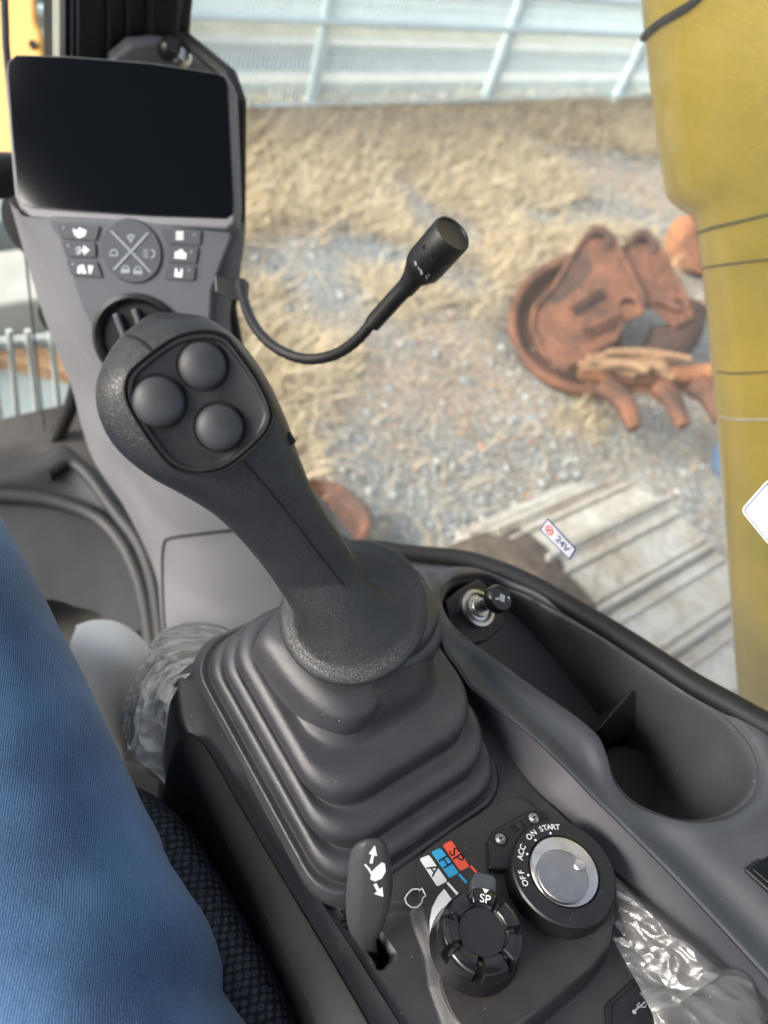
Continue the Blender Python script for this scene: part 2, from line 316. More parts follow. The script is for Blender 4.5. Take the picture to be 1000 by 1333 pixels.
def hit(tree, x, y, off=0.):
    d = Vector(ray(x, y)).normalized(); h = tree.ray_cast(Vector(CAM), d)
    if h[0] is None: return None
    nv = h[1] if h[1].dot(d) < 0 else -h[1]
    return np.array(h[0]) + np.array(nv) * off
TX = {}
def text(s, size, c, xd, nv, m, parent, name='lettering', th=.0001, bold=0.):
    cu = bpy.data.curves.new('t', 'FONT'); cu.body = s; cu.size = 1; cu.align_x = 'CENTER'; cu.align_y = 'CENTER'; cu.offset = bold; cu.extrude = 0
    o = bpy.data.objects.new('t', cu); COL.objects.link(o); bpy.context.view_layer.update()
    me = bpy.data.meshes.new_from_object(o.evaluated_get(bpy.context.evaluated_depsgraph_get())); bpy.data.objects.remove(o)
    V = np.array([v.co[:] for v in me.vertices]); F = [list(p.vertices) for p in me.polygons]
    nv = nrm(nv); xd = np.array(xd) - np.dot(xd, nv) * nv; xd = nrm(xd); yd = np.cross(nv, xd)
    P = np.array(c) + size * (V[:, :1] * xd + V[:, 1:2] * yd)
    return mesh(name, P, F, m, parent, smooth=False)

# ================================================================== OUTSIDE: the yard
def fbm(x, y, s): return noise.fractal(Vector((x * s, y * s, 3.3)), 1., 2., 4)
gx = np.linspace(-1, 12, 200); gy = np.linspace(-2.5, 4.85, 120)
G = np.array([[(x, y, .03 * fbm(x, y, 1.3) + .012 * fbm(x, y, 9)) for y in gy] for x in gx]); V, F, UV = grid(G)
tag(mesh('yard_ground', V, F, 'yard_soil'), kind='structure')
V, F = box((40, 0, -.06), 700, 700, .02); tag(mesh('ground', V, F, 'yard_soil', smooth=False), kind='structure')
def strip(name, y0, y1, z, m, h=.02):
    V, F = box((20, (y0 + y1) / 2, z - h / 2), 120, y1 - y0, h); return tag(mesh(name, V, F, m, smooth=False, bevel=.01), kind='structure')
strip('kerb', 4.86, 5.02, .14, 'kerb_concrete', .25)
strip('gutter', 5.02, 5.2, .03, 'kerb_concrete', .08)
strip('pavement', 5.2, 5.5, .05, 'asphalt', .1)
strip('kerb_edge', 5.5, 5.62, .12, 'kerb_concrete', .2)
strip('verge', 5.62, 6.0, .06, 'verge_soil', .1)
strip('path', 6.0, 6.55, .07, 'pale_concrete', .1)
strip('road', 6.55, 30, .02, 'asphalt', .08)
strip('road_marking', 7.1, 7.25, .026, 'kerb_concrete', .004)
# gravel: too many stones to count
N = 42000
P = np.stack([rng.uniform(.6, 7, N), rng.uniform(-.6, 4.6, N)], 1)
dens = np.array([fbm(x + 9, y, .8) for x, y in P]); keep = (P[:, 1] < 2.1 + .8 * dens - .10 * (P[:, 0] - 3)) | (rng.random(N) < .35); P = P[keep]; N = len(P)
S = rng.uniform(.004, .013, N) * (1 + 1.2 * (rng.random(N) < .06))
oc = np.array([(1, 0, 0), (0, 1, 0), (-1, 0, 0), (0, -1, 0), (0, 0, 1), (0, 0, -1)], float); of = np.array([(0, 1, 4), (1, 2, 4), (2, 3, 4), (3, 0, 4), (1, 0, 5), (2, 1, 5), (3, 2, 5), (0, 3, 5)])
A = rng.uniform(0, 2 * np.pi, N); J = rng.uniform(.6, 1.3, (N, 6, 3)); X = oc[None] * J * S[:, None, None]; X[:, :, 2] *= .6
ca, sa = np.cos(A)[:, None], np.sin(A)[:, None]; XX = np.stack([X[:, :, 0] * ca - X[:, :, 1] * sa, X[:, :, 0] * sa + X[:, :, 1] * ca, X[:, :, 2]], -1)
XX[:, :, 0] += P[:, :1]; XX[:, :, 1] += P[:, 1:]; XX[:, :, 2] += (S * .3 + .01)[:, None]
tag(mesh('gravel', XX.reshape(-1, 3), (of[None] + 6 * np.arange(N)[:, None, None]).reshape(-1, 3), 'gravel_stone', smooth=False), 'blue grey crushed gravel covering the yard', 'gravel', kind='stuff')
# dry grass
def blades(name, N, box_, dfun, lmin, lmax, wid, m, label, cat, flat=.5):
    P = np.stack([rng.uniform(box_[0], box_[1], N), rng.uniform(box_[2], box_[3], N)], 1)
    d = np.array([dfun(x, y) for x, y in P]); P = P[rng.random(N) < d]; N = len(P)
    L = rng.uniform(lmin, lmax, N); 
    clump = np.array([noise.noise(Vector((x * 2.2, y * 2.2, 8))) for x, y in P]) * 5
    a = clump + rng.normal(0, 1.5, N); e = np.abs(rng.normal(flat, .35, N)).clip(.03, 1.4)
    dr = np.stack([np.cos(a) * np.cos(e), np.sin(a) * np.cos(e), np.sin(e)], 1); sd = np.stack([-np.sin(a), np.cos(a), 0 * a], 1) * wid * rng.uniform(.6, 1.3, N)[:, None]
    b = np.c_[P, rng.uniform(.0, .05, N)]; mid = b + dr * (L * .55)[:, None]; d2 = dr.copy(); d2[:, 2] -= rng.uniform(.2, .9, N); tip = mid + d2 * (L * .45)[:, None]; tip[:, 2] = tip[:, 2].clip(.012)
    V = np.stack([b - sd, b + sd, mid + sd * .8, mid - sd * .8, tip], 1).reshape(-1, 3)
    k = 5 * np.arange(N)[:, None]; F = [list(q) for q in (k + np.array([[0, 1, 2, 3]])).tolist()] + [list(q) for q in (k + np.array([[3, 2, 4]])).tolist()]
    return tag(mesh(name, V, F, m, smooth=False), label, cat, kind='stuff')
def gd(x, y):
    v = noise.noise(Vector((x * .8, y * .8, 1.7))) + .7 * noise.noise(Vector((x * 2.4, y * 2.4, 5)))
    edge = np.interp(x, [1, 1.6, 2.4, 3.2, 5.5, 8], [1.5, 1.75, 1.95, 2.4, 3.3, 3.9])
    return min(1, max(.015, (y - edge) * .9 + v * 2.3 + .28))
blades('dry_grass', 170000, (.8, 12, .4, 4.75), gd, .1, .3, .0034, 'straw', 'matted straw coloured dry grass between the gravel and the fence', 'grass', .24)
blades('dead_leaves', 1100, (1.3, 6, .5, 4.5), lambda x, y: .5, .02, .06, .012, 'dry_leaf', 'brown dead leaves and twigs scattered over the gravel', 'leaves', .15)

# fence
fence = thing('mesh_fence', 'pale green metal mesh fence with posts and rails beyond the dry grass', 'fence', (5.2, 4.7, 0))
FY = 4.7
for i in range(-1, 7):
    x = 3.39 + 1.78 * i
    mesh('post', *box((x, FY, .8), .07, .07, 1.7), 'fence_paint', fence, smooth=False, bevel=.006)
for z in (YP(500, 28, FY)[2], YP(560, 0, FY)[2] + .1, YP(600, 130, FY)[2] + .02):
    mesh('rail', *tube([(1.2, FY - .045, z), (14.5, FY - .045, z)], .026 if z > .3 else .014, 8), 'fence_paint', fence)
for i in range(-1, 6):
    x0 = 3.39 + 1.78 * i + .04; parts = []
    for x in np.arange(x0, x0 + 1.7, .036): parts.append(box((x, FY, .85), .010, .006, 1.6))
    for z in np.arange(.08, 1.6, .11): parts.append(box((x0 + .85, FY - .007, z), 1.7, .006, .006))
    mesh('wire_mesh', *join(parts), 'fence_paint', fence, smooth=False, kind='stuff')

# concrete wall + far orange beam seen left through the windscreen
V, F = box((1.25, 6.1, .6), 1.6, .2, 2.6); tag(mesh('white_wall', V, F, 'pale_concrete', smooth=False, bevel=.01), 'white wall behind the orange beam at the top left', 'wall')
yb = thing('painted_beam', 'orange yellow painted steel beam standing outside the front window', 'beam', D(25, 200, 2.2))
V, F = slab([D(*p, 2.1) for p in [(-70, -60), (46, -60), (50, 28), (57, 45), (60, 80), (60, 210), (40, 214), (-70, 206)]], -ray(25, 100), .25)
mesh('beam_body', V, F, 'orange_paint', yb, smooth=False, bevel=.02)
c = D(43, 58, 2.1); V, F = cyl(c, -ray(43, 58), [(.012, -.01), (.012, .012), (0, .014)], 16); mesh('bolt', V, F, 'rust_dark', yb)
mesh('base_bracket', *slab([D(*p, 2.15) for p in [(-70, 206), (60, 206), (60, 232), (-70, 240)]], -ray(25, 220), .3), 'light_bar', yb, smooth=False, bevel=.01)

# buckets
def plate_pts(pts, d0, gx_=0., gy_=0., cx_=800, cy_=420): return [D(x, y, d0 + gx_ * (x - cx_) + gy_ * (y - cy_)) for x, y in pts]
bk = thing('digger_bucket', 'rusty brown toothed digger bucket lying on the gravel', 'bucket', H(800, 470, 2.6))
DB = 4.55; nb = -ray(800, 420)
def bp(pts, dd=0.): return plate_pts(cr([(x, y, 0) for x, y in pts], len(pts) * 5, True)[:, :2], DB + dd, 0, -.0022)
def bs(pts, dd=0.): return plate_pts(pts, DB + dd, 0, -.0022)
# curved shell, swept from the left side plate towards the right
left = [(742, 338), (708, 352), (682, 376), (668, 412), (674, 450), (698, 482), (735, 502), (775, 510)]
c0 = bs(left, -.1); c1 = [p + np.array([.16, -.02, .02]) for p in bs(left, .0)]; c2 = bs([(x + 70 + (y - 420) * .1, y * .93 + 26) for x, y in left], .25); c3 = bs([(x * .62 + 330, y * .8 + 80) for x, y in left], .4)
V, F, UV = patch([c0, c1, c2, c3], 40, 16); o = mesh('shell', V, F, 'rust', bk); sm = o.modifiers.new('s', 'SOLIDIFY'); sm.thickness = .04
V, F = tube(cr(c0, 40), .03, 8); mesh('rim', V, F, 'rust', bk)
mesh('end_plate', *slab(bs([(x + 3, y) for x, y in left] + [(800, 512), (815, 470), (800, 380), (765, 335)], .02), nb, .06), 'rust', bk, smooth=False, bevel=.02)
ear = [(772, 296), (786, 296), (800, 312), (838, 388), (836, 408), (812, 418), (800, 442), (762, 462), (735, 480), (706, 458), (692, 425), (696, 400), (720, 375), (755, 318)]
mesh('side_plate', *slab(bs(ear, -.28), nb, .07), 'rust', bk, smooth=False, bevel=.02)
ear2 = [(826, 306), (842, 300), (856, 318), (896, 392), (900, 415), (880, 425), (852, 402), (838, 388), (808, 326)]
mesh('side_plate', *slab(bs(ear2, -.18), nb, .07), 'rust', bk, smooth=False, bevel=.02)
for (x, y), dd, r in (((777, 314), -.29, .05), ((835, 320), -.19, .05), ((817, 398), -.29, .045), ((880, 398), -.19, .04)):
    V, F = cyl(bs([(x, y)], dd)[0], nb, [(r * 1.7, -.05), (r * 1.7, .02), (r, .02), (r, -.04), (0, -.04)], 20); mesh('pin_boss', V, F, 'rust_dark' if r > .045 else 'rust', bk)
mesh('recess_panel', *slab(bs([(754, 342), (768, 334), (773, 350), (758, 372), (724, 396), (706, 388)], -.285), nb, .02), 'rust_dark', bk, smooth=False, bevel=.004)
mesh('recess_panel', *slab(bs([(742, 402), (786, 376), (788, 388), (750, 414)], -.285), nb, .02), 'rust_dark', bk, smooth=False)
mesh('stiffener', *tube(bs([(742, 400), (782, 374)], -.36), .022, 8), 'rust', bk)
mesh('stiffener', *tube(bs([(760, 430), (808, 408)], -.36), .022, 8), 'rust', bk)
mesh('cross_tube', *tube(cr(bs([(838, 396), (860, 392), (885, 402)], -.2), 12), .03, 10), 'rust', bk)
mesh('back_tube', *tube(cr(bs([(842, 448), (868, 452), (888, 435), (896, 405)], -.05), 16), .11, 14), 'rust_dark', bk)
mesh('cutting_edge', *tube(cr(bs([(755, 480), (800, 487), (850, 489), (935, 486)], -.42), 14), .055, 12), 'rust_bright', bk)
mesh('lip_plate', *slab(bs([(752, 488), (935, 492), (938, 512), (900, 520), (880, 505), (850, 512), (800, 515), (765, 505)], -.38), nb, .05), 'rust', bk, smooth=False, bevel=.02)
for pts in ([(785, 500), (812, 522), (826, 558)], [(858, 502), (876, 522), (890, 555)], [(905, 500), (925, 520), (938, 548)]):
    mesh('tooth', *tube(cr(bs(pts, -.44), 8), np.linspace(.07, .035, 8), 8), 'rust', bk)
for e_, d_ in ((ear, -.3), (ear2, -.2)): mesh('plate_rim', *tube(np.array(bs(e_ + e_[:1], d_)), .015, 6), 'rust', bk)
br = thing('brushwood', 'bundle of dry brown sticks lying inside the rusty bucket lip', 'branches', bs([(840, 470)], -.5)[0])
for i in range(12):
    x0 = rng.uniform(752, 800); y0 = rng.uniform(458, 480); L_ = rng.uniform(50, 130)
    mesh('stick', *tube(cr(bs([(x0, y0), (x0 + L_ / 2, y0 + rng.uniform(-5, 5)), (min(x0 + L_, 935), y0 + rng.uniform(-3, 16))], rng.uniform(-.6, -.5)), 6), rng.uniform(.01, .022), 6), 'dead_wood', br)
b2 = thing('painted_bucket', 'orange red bucket half hidden behind the yellow boom', 'bucket', D(900, 350, 5.7))
V, F, UV = patch([[D(*p, d) for p in q] for q, d in (([(905, 278), (880, 285), (866, 312), (872, 345), (900, 358)], 5.62), ([(935, 280), (910, 290), (900, 315), (905, 345), (930, 356)], 5.55), ([(960, 278), (945, 290), (940, 315), (945, 345), (960, 356)], 5.75))], 24, 12)
o = mesh('shell', V, F, 'rust_bright', b2); o.modifiers.new('s', 'SOLIDIFY').thickness = .05
mesh('inner_plate', *slab([D(*p, 5.66) for p in [(888, 290), (960, 290), (960, 335), (905, 338)]], nb, .05), 'rust', b2, smooth=False, bevel=.02)
V, F = cyl(H(412, 702, 2.55), (.1, .1, 1), [(.0, .0), (.21, 0), (.22, .03), (.2, .05), (.2, .16), (.18, .17), (.16, .1), (0, .1)], 40)
tag(mesh('rusty_drum', V, F, 'rust'), 'round rusty drum end on the gravel behind the joystick', 'drum')
V, F = cyl(H(968, 588, 2.42), (-.5, .1, 1), [(0, -.19), (.13, -.18), (.15, -.09), (.15, .09), (.13, .17), (0, .18)], 24)
tag(mesh('blue_drum', V, F, 'blue_plastic'), 'blue plastic drum beside the bucket teeth', 'drum')

# crawler track: own shoes, one mesh each
tr = thing('crawler_track', 'pale steel crawler track shoes below the side window', 'track', (1.9, 0, .1))
TZ = CZ - 1.75
def shoe(yc, zc, ang):
    c_, s_ = math.cos(ang), math.sin(ang); A = [(1, 0, 0), (0, c_, s_), (0, -s_, c_)]; c = np.array([1.93, yc, zc]); a = np.array(A)
    ps = [box(c, .66, .211, .025, A)]
    for dy, hh in ((-.088, .03), (-.055, .012), (.07, .016)): ps.append(box(c + a[1] * dy + a[2] * (.012 + hh / 2), .64, .014, hh, A))
    return join(ps)
for k in range(9): mesh('track_shoe', *shoe(.42 - .215 * k, TZ - .018, 0), 'track_steel', tr, smooth=False, bevel=.005)
for k in range(1, 7):
    a = -k * .46; R_ = .45; mesh('track_shoe', *shoe(.42 + R_ * math.sin(-a), TZ - R_ - .01 + R_ * math.cos(a), a), 'track_steel', tr, smooth=False, bevel=.005)
def mz(y): return TZ + .004 if y < .42 else TZ - .45 + math.sqrt(max(0, .455 ** 2 - (y - .42) ** 2))
my = np.arange(.84, -1.3, -.06); G = []
for y in my:
    w_ = .015 + .05 * (noise.noise(Vector((y * 5, 2, 1))) + .5) + .06 * sstep((y - .42) / .3)
    G.append([(1.50 - .02, y, mz(y) - .06), (1.54, y, mz(y) + .01 + .012 * noise.noise(Vector((y * 9, 1, 0)))), (1.60 + w_ * .4, y, mz(y) + .02 + .02 * noise.noise(Vector((y * 14, 5, 0)))), (1.60 + w_ * .8, y, mz(y) + .012 + .015 * noise.noise(Vector((y * 20, 9, 0)))), (1.60 + w_, y, mz(y) - .004)])
V, F, UV = grid(np.array(G))
mesh('mud_layer', V, F, 'track_mud', tr); V, F = cyl((1.85, .42, TZ - .47), (1, 0, 0), [(0, -.1), (.4, -.1), (.41, 0), (.4, .1), (0, .1)], 40); mesh('idler_wheel', V, F, 'track_mud', tr)
mesh('track_frame', *box((1.9, -.5, TZ - .4), .4, 1.8, .5), 'track_mud', tr, smooth=False, bevel=.03)

# boom
bm_ = thing('digger_boom', 'mustard yellow painted boom rising past the side window', 'boom', (.95, 0, .9))
dirn = nrm([0, -.66, .75]); st = [(815, -150), (832, 0), (839, 60), (852, 160), (866, 250), (874, 272), (890, 286), (904, 297), (912, 330), (928, 460), (942, 600), (956, 750), (972, 920), (990, 1100)]
st = cr([(a, b, 0) for a, b in st], 46)
Rr = []
for k, s_ in enumerate(st):
    p = XP(s_[0] - 58, s_[1], .80); W_, T_, r_ = .55, .40, .12; ring = []
    for cx_, cy_, a0 in ((r_, r_, 180), (T_ - r_, r_, 270), (T_ - r_, W_ - r_, 0), (r_, W_ - r_, 90)):
        for a in np.linspace(a0, a0 + 90, 7): ring.append(p + np.array([1, 0, 0]) * (cx_ + r_ * math.cos(math.radians(a)) - .0) + dirn * (cy_ + r_ * math.sin(math.radians(a))))
    Rr.append(ring)
mesh('boom_body', *loft(Rr), 'boom_paint', bm_); BT = bvh(bpy.data.objects['boom_body'])
def onb(pts, off): return [q for q in (hit(BT, x, y, off) for x, y in pts) if q is not None]
for pts, r_, m_, nm in (([(838, 52), (845, 42), (860, 30), (880, 18), (900, 6), (915, -8)], .0045, 'seal_rubber', 'hose'), ([(908, 303), (930, 296), (960, 289), (1000, 279), (1020, 275)], .0018, 'boom_seam', 'weld_seam'),
        ([(915, 349), (940, 345), (970, 341), (1020, 336)], .0014, 'boom_seam', 'weld_seam'), ([(934, 484), (960, 486), (1020, 483)], .0012, 'boom_seam', 'paint_scratch'), ([(938, 542), (960, 546), (1020, 546)], .0012, 'kerb_concrete', 'paint_scratch')):
    q = onb(cr([(a, b, 0) for a, b in pts], 20)[:, :2], r_ * .3)
    if len(q) > 2: mesh(nm, *tube(q, r_, 6), m_, bm_)

# ================================================================== CAB SHELL
cab = thing('excavator_cab', 'grey and black excavator cab interior with tinted windows and floor', 'cab', (.2, .5, CZ - 1.05))
ZW = .42
sealp = [(455, 712), (490, 713), (530, 719), (600, 727), (650, 742), (700, 765), (750, 794), (800, 824), (850, 856), (900, 889), (950, 917), (1000, 945), (1050, 972), (1120, 1005)]
SP = [XP(x, y, ZW) for x, y in sealp]
front = [XP(x, y, ZW) for x, y in [(240, -120), (241, 0), (238, 48), (300, 100), (311, 130), (311, 290), (300, 400), (330, 560), (400, 680), (455, 712)]]
mesh('window_seal', *tube(cr(SP, 90), .0085, 10, up=(1, 0, 0)), 'seal_rubber', cab)
mesh('window_seal', *tube(np.array(front), .008, 8, up=(1, 0, 0)), 'seal_rubber', cab)
glass = [p + np.array([.004, 0, 0]) for p in SP[::-1]] ; glass = [p + np.array([.004, 0, 0]) for p in front] + [p + np.array([.004, 0, 0]) for p in SP[1:]] + [np.array([ZW + .004, -.5, 2.1]), np.array([ZW + .004, -.6, 3.25]), np.array([ZW + .004, .9, 3.25])]
mesh('window_pane', np.array(glass), [list(range(len(glass)))], 'window_glass', cab, smooth=False)
# wall below the side window
low = [np.array([ZW + .012, p[1], p[2] - .004]) for p in front[7:] + SP[1:]]; lo2 = [np.array([ZW + .012, p[1], CZ - 1.1]) for p in low]
V, F, UV = grid(np.stack([np.array(low), np.array(lo2)], 1)); o = mesh('side_wall', V, F, 'column_face', cab, smooth=False)
# unseen roof and rear wall, added to shade the cab and the screen
RZ = CZ + .58
for c_, a_, b_ in (((-.54, .35, RZ), .68, 2.1), ((.40, .35, RZ), .1, 2.1), ((.075, -.26, RZ), .55, .88), ((.075, 1.25, RZ), .55, .3)): mesh('shade_roof', *box(c_, a_, b_, .06), 'column_face', cab, smooth=False, bevel=.01)
mesh('light_hatch', *box((.075, .64, RZ), .55, .92, .006), 'window_glass', cab, smooth=False)  # unseen opening, added and placed to let top light onto the console
mesh('shade_header', *box((-.86, .35, CZ + .48), .05, 2.1, .14), 'column_face', cab, smooth=False, bevel=.02)  # unseen bar, added to darken the reflection in the monitor
mesh('rear_wall', *box((-.15, -.72, CZ - .6), 1.25, .05, 1.0), 'column_face', cab, smooth=False, bevel=.02)
mesh('floor_panel', *box((-.15, .2, CZ - 1.09), 1.12, 1.6, .05), 'dusty_floor', cab, smooth=False, bevel=.01)
# front right pillar
def yslab(name, pts, y, th, m, parent, bevel=.004, label=None): return mesh(name, *slab([YP(a, b, y) for a, b in pts], (0, -1, 0), th), m, parent, smooth=False, bevel=bevel, label=label)
yslab('front_pillar', [(76, -110), (238, -110), (236, 46), (304, 99), (312, 125), (312, 260), (303, 330), (292, 360), (291, 450), (250, 470), (120, 330), (78, 200)], .86, .05, 'seal_rubber', cab, .006)
for a, b, m_ in ((77, 86, 'machine_grey'), (93, 96, 'button_grey'), (100, 104, 'button_grey'), (140, 146, 'satin_black'), (165, 172, 'satin_black'), (192, 200, 'satin_black')):
    yslab('pillar_rib', [(a, -110), (b, -110), (b, 110), (a, 110)], .853, .02, m_, cab, .002)
yslab('pillar_cover', [(146, 78), (160, 68), (172, 57), (205, 54), (236, 58), (252, 72), (300, 104), (306, 150), (200, 150), (150, 110)], .835, .02, 'column_grey', cab, .006)
for x, y in ((221, 62), (236, 74)):
    V, F = cyl(YP(x, y, .812), (0, -.7, .7), [(.011, -.01), (.011, .003), (.007, .006), (0, .007)], 18); mesh('screw_cap', V, F, 'brushed_metal' if x > 230 else 'satin_black', cab)
# windscreen
V = [(-.55, .93, 1.5), (.36, .93, 1.5), (.36, .93, 3.25), (-.55, .93, 3.25)]; mesh('windscreen', V, [[0, 1, 2, 3]], 'window_glass', cab, smooth=False)
mesh('glass_edge', *tube([YP(3, -80, .925), YP(8, 60, .925), YP(26, 260, .925)], .004, 8), 'column_face', cab)
mesh('glass_edge', *tube([YP(32, 320, .925), YP(46, 450, .925), YP(58, 560, .925)], .0016, 8), 'button_grey', cab)
wf = cr([YP(x, y, .925) for x, y in [(-60, 618), (0, 600), (45, 588), (72, 570), (92, 530), (101, 490), (94, 440)]], 30)
mesh('windscreen_frame', *tube(wf, .012, 10, up=(0, 1, 0)), 'seal_rubber', cab)
# dash behind the windscreen bottom
# window guard outside
wg = thing('window_guard', 'pale metal bar guard outside the lower windscreen', 'guard', YP(40, 500, 1.05))
for x0, x1 in ((-45, -25), (-15, 12), (12, 32), (36, 62), (66, 88), (95, 118)):
    mesh('bar', *tube([YP(x0, 430, 1.04), YP(x1, 640, 1.0)], .0055, 8), 'light_bar', wg)
for y0, y1 in ((448, 441), (556, 546)):
    mesh('rail', *tube([YP(-60, y0 + 4, 1.05), YP(130, y1 - 4, 1.05)], .011, 8), 'machine_grey' if y0 > 500 else 'light_bar', wg)
# pale timber / concrete blocks on the ground ahead
for (x, y, w_, h_, m_, lb) in ((20, 395, 1.2, .3, 'kerb_concrete', 'pale concrete block seen through the lower windscreen'), (10, 300, .9, .35, 'pale_concrete', 'grey green concrete block behind the pale block outside the windscreen')):
    c = H(x, y, 2.4); V, F = box(c, w_, .35, h_); tag(mesh('concrete_block', V, F, m_, smooth=False, bevel=.02), lb, 'block')
c = H(30, 520, 2.55); V, F = box(c, 1.4, .5, .06, [(.8, .6, 0), (-.6, .8, 0), (0, 0, 1)]); tag(mesh('white_board', V, F, 'pale_concrete', smooth=False, bevel=.01), 'white board lying on the gravel below the windscreen guard', 'board')
c = H(35, 470, 2.5); V, F = box(c, .9, .12, .1, [(.8, -.6, 0), (.6, .8, 0), (0, 0, 1)]); tag(mesh('timber_plank', V, F, 'dead_wood', smooth=False, bevel=.01), 'brown timber lying across the white board outside the windscreen', 'timber')
# black lamp / bracket left of the monitor
lp = thing('mirror_bracket', 'black mirror arm and round housing left of the monitor', 'mirror', YP(20, 260, .9))
mesh('arm', *tube([YP(-60, 234, .9), YP(0, 228, .9), YP(50, 222, .9)], [.026, .026, .02], 14), 'satin_black', lp)
V, F = cyl(YP(48, 292, .9), (-.75, -.5, .1), [(0, -.03), (.045, -.03), (.05, -.01), (.045, .01), (.02, .016), (0, .016)], 28); mesh('housing', V, F, 'satin_black', lp)
V, F = cyl(YP(80, 412, .87), (-.75, -.5, .1), [(0, -.02), (.03, -.02), (.034, -.005), (.03, .008), (0, .012)], 28); mesh('mount', V, F, 'satin_black', lp)

# floor mat and door-side ribs
fl = thing('floor_mat', 'dark grey rubber floor mat with a raised rim beside the knee', 'floor mat', (.1, .6, CZ - 1.03))
def HC(pts, h): return [H(x, y, h) for x, y in pts]
V, F, UV = patch([HC([(-160, 690), (-60, 660), (0, 655), (80, 665), (130, 685), (165, 720), (185, 770), (190, 850), (190, 900)], 1.0), HC([(-160, 900), (-60, 850), (0, 800), (60, 780), (100, 790), (130, 800), (140, 830), (150, 870), (150, 900)], 1.01)], 40, 10)
mesh('mat_sheet', V, F, 'floor_mat', fl)
mesh('mat_rim', *tube(cr(HC([(-160, 668), (-60, 645), (0, 645), (70, 652), (125, 672), (158, 705), (180, 750), (192, 800), (200, 860), (205, 920)], .99), 50), .012, 10), 'floor_rib', fl)
mesh('mat_rim', *tube(cr(HC([(60, 618), (90, 602), (115, 618), (150, 665), (180, 705), (198, 750), (207, 800), (214, 870)], .975), 50), .011, 10), 'floor_rib', fl)
V, F, UV = patch([HC([(-80, 612), (0, 600), (50, 590), (80, 578), (100, 590), (135, 620)], .99), HC([(-80, 640), (0, 625), (50, 615), (85, 600), (120, 618), (150, 660)], .975), HC([(-80, 672), (0, 655), (60, 655), (105, 665), (140, 690), (170, 720)], 1.005)], 40, 14)
mesh('foot_rest', V, F, 'floor_mat', fl)
mesh('mat_slot', *slab(HC([(140, 838), (186, 818), (190, 824), (146, 846)], .992), (0, 0, 1), .004), 'void_black', fl, smooth=False)

# ================================================================== right front column + monitor
col = thing('console_column', 'light grey plastic front column carrying the monitor with buttons and air vent', 'console', (.33, .6, CZ - 1.0))
def DC(pts): return [D(*p) for p in pts]
c0 = DC([(12, 260, .80), (32, 330, .84), (60, 420, .88), (92, 500, .92), (108, 560, .95), (125, 605, .96), (165, 665, .97), (200, 740, .99), (212, 800, 1.01), (222, 900, 1.03)])
c1 = DC([(22, 272, .755), (50, 330, .79), (82, 420, .83), (120, 500, .87), (140, 570, .89), (165, 620, .91), (195, 680, .92), (212, 740, .94), (216, 800, .95), (224, 900, .97)])
c2 = DC([(60, 285, .745), (80, 340, .76), (105, 420, .785), (150, 510, .82), (190, 590, .85), (230, 660, .87), (270, 720, .89), (290, 780, .9), (300, 830, .9), (300, 900, .92)])
c3 = DC([(302, 290, .745), (297, 340, .76), (282, 420, .785), (300, 510, .82), (330, 590, .85), (370, 650, .87), (420, 700, .89), (440, 750, .9), (450, 830, .9), (450, 900, .92)])
c4 = DC([(306, 285, .78), (304, 340, .79), (296, 420, .82), (330, 510, .86), (370, 590, .88), (420, 650, .9), (465, 705, .92), (490, 750, .93), (500, 830, .93), (500, 900, .95)])
V, F, UV = patch([c0, c1, c2, c3, c4], 70, 40); o = mesh('column_body', V, F, 'column_grey', col); CT = bvh(o)
kp = [(214, 708), (224, 700), (300, 690), (390, 684)]
q = [hit(CT, x, y, .0006) for x, y in cr([(a, b, 0) for a, b in kp], 24)[:, :2]]; mesh('panel_seam', *tube([p for p in q if p is not None], .0016, 6), 'void_black', col)
q = [hit(CT, x, y, .0006) for x, y in cr([(a, b, 0) for a, b in [(214, 708), (212, 730), (214, 800), (222, 880)]], 24)[:, :2]]; mesh('panel_seam', *tube([p for p in q if p is not None], .0016, 6), 'void_black', col)
# button face plate: plane through four points
def plane(pts):
    P = np.array(pts); c = P.mean(0); u, s, vt = np.linalg.svd(P - c); n_ = vt[2]
    return c, (n_ if n_.dot(CAM - c) > 0 else -n_)
def onplane(pl, x, y, off=0.):
    c, n_ = pl; r = ray(x, y); return r * (np.dot(c - CAM, n_) / np.dot(r, n_)) + CAM + n_ * off
PM = plane(DC([(60, 285, .738), (300, 295, .735), (150, 500, .80), (280, 430, .775)]))
face = [(62, 282), (303, 293), (301, 312), (288, 345), (276, 380), (272, 470), (250, 560), (190, 560), (160, 505), (130, 450), (105, 400), (88, 345), (76, 310), (66, 295)]
mesh('button_panel', *slab([onplane(PM, x, y) for x, y in face], PM[1], .012), 'column_face', col, smooth=False, bevel=.003)
def outline_rect(pts, r=2.5):   # rounded polygon in picture units
    out = []; P = [np.array(p, float) for p in pts]; k = len(P)
    for i in range(k):
        a, b, c = P[i - 1], P[i], P[(i + 1) % k]; p0 = b + (a - b) / np.linalg.norm(a - b) * r; p1 = b + (c - b) / np.linalg.norm(c - b) * r
        for t in (0, .33, .67, 1): out.append((1 - t) ** 2 * p0 + 2 * t * (1 - t) * b + t * t * p1)
    return out
def sh(pl, pts, up, th): return slab([onplane(pl, x, y) for x, y in pts], pl[1], th, up)
keys = [([(75, 291), (131, 294), (126, 313), (81, 310)], 'a'), ([(81, 314), (125, 316), (126, 335), (87, 334)], 'b'), ([(87, 338), (127, 340), (134, 361), (94, 358)], 'c'),
        ([(210, 298), (263, 300), (261, 319), (217, 317)], 'd'), ([(219, 321), (259, 322), (256, 343), (218, 341)], 'e'), ([(218, 345), (256, 346), (253, 365), (214, 363)], 'f')]
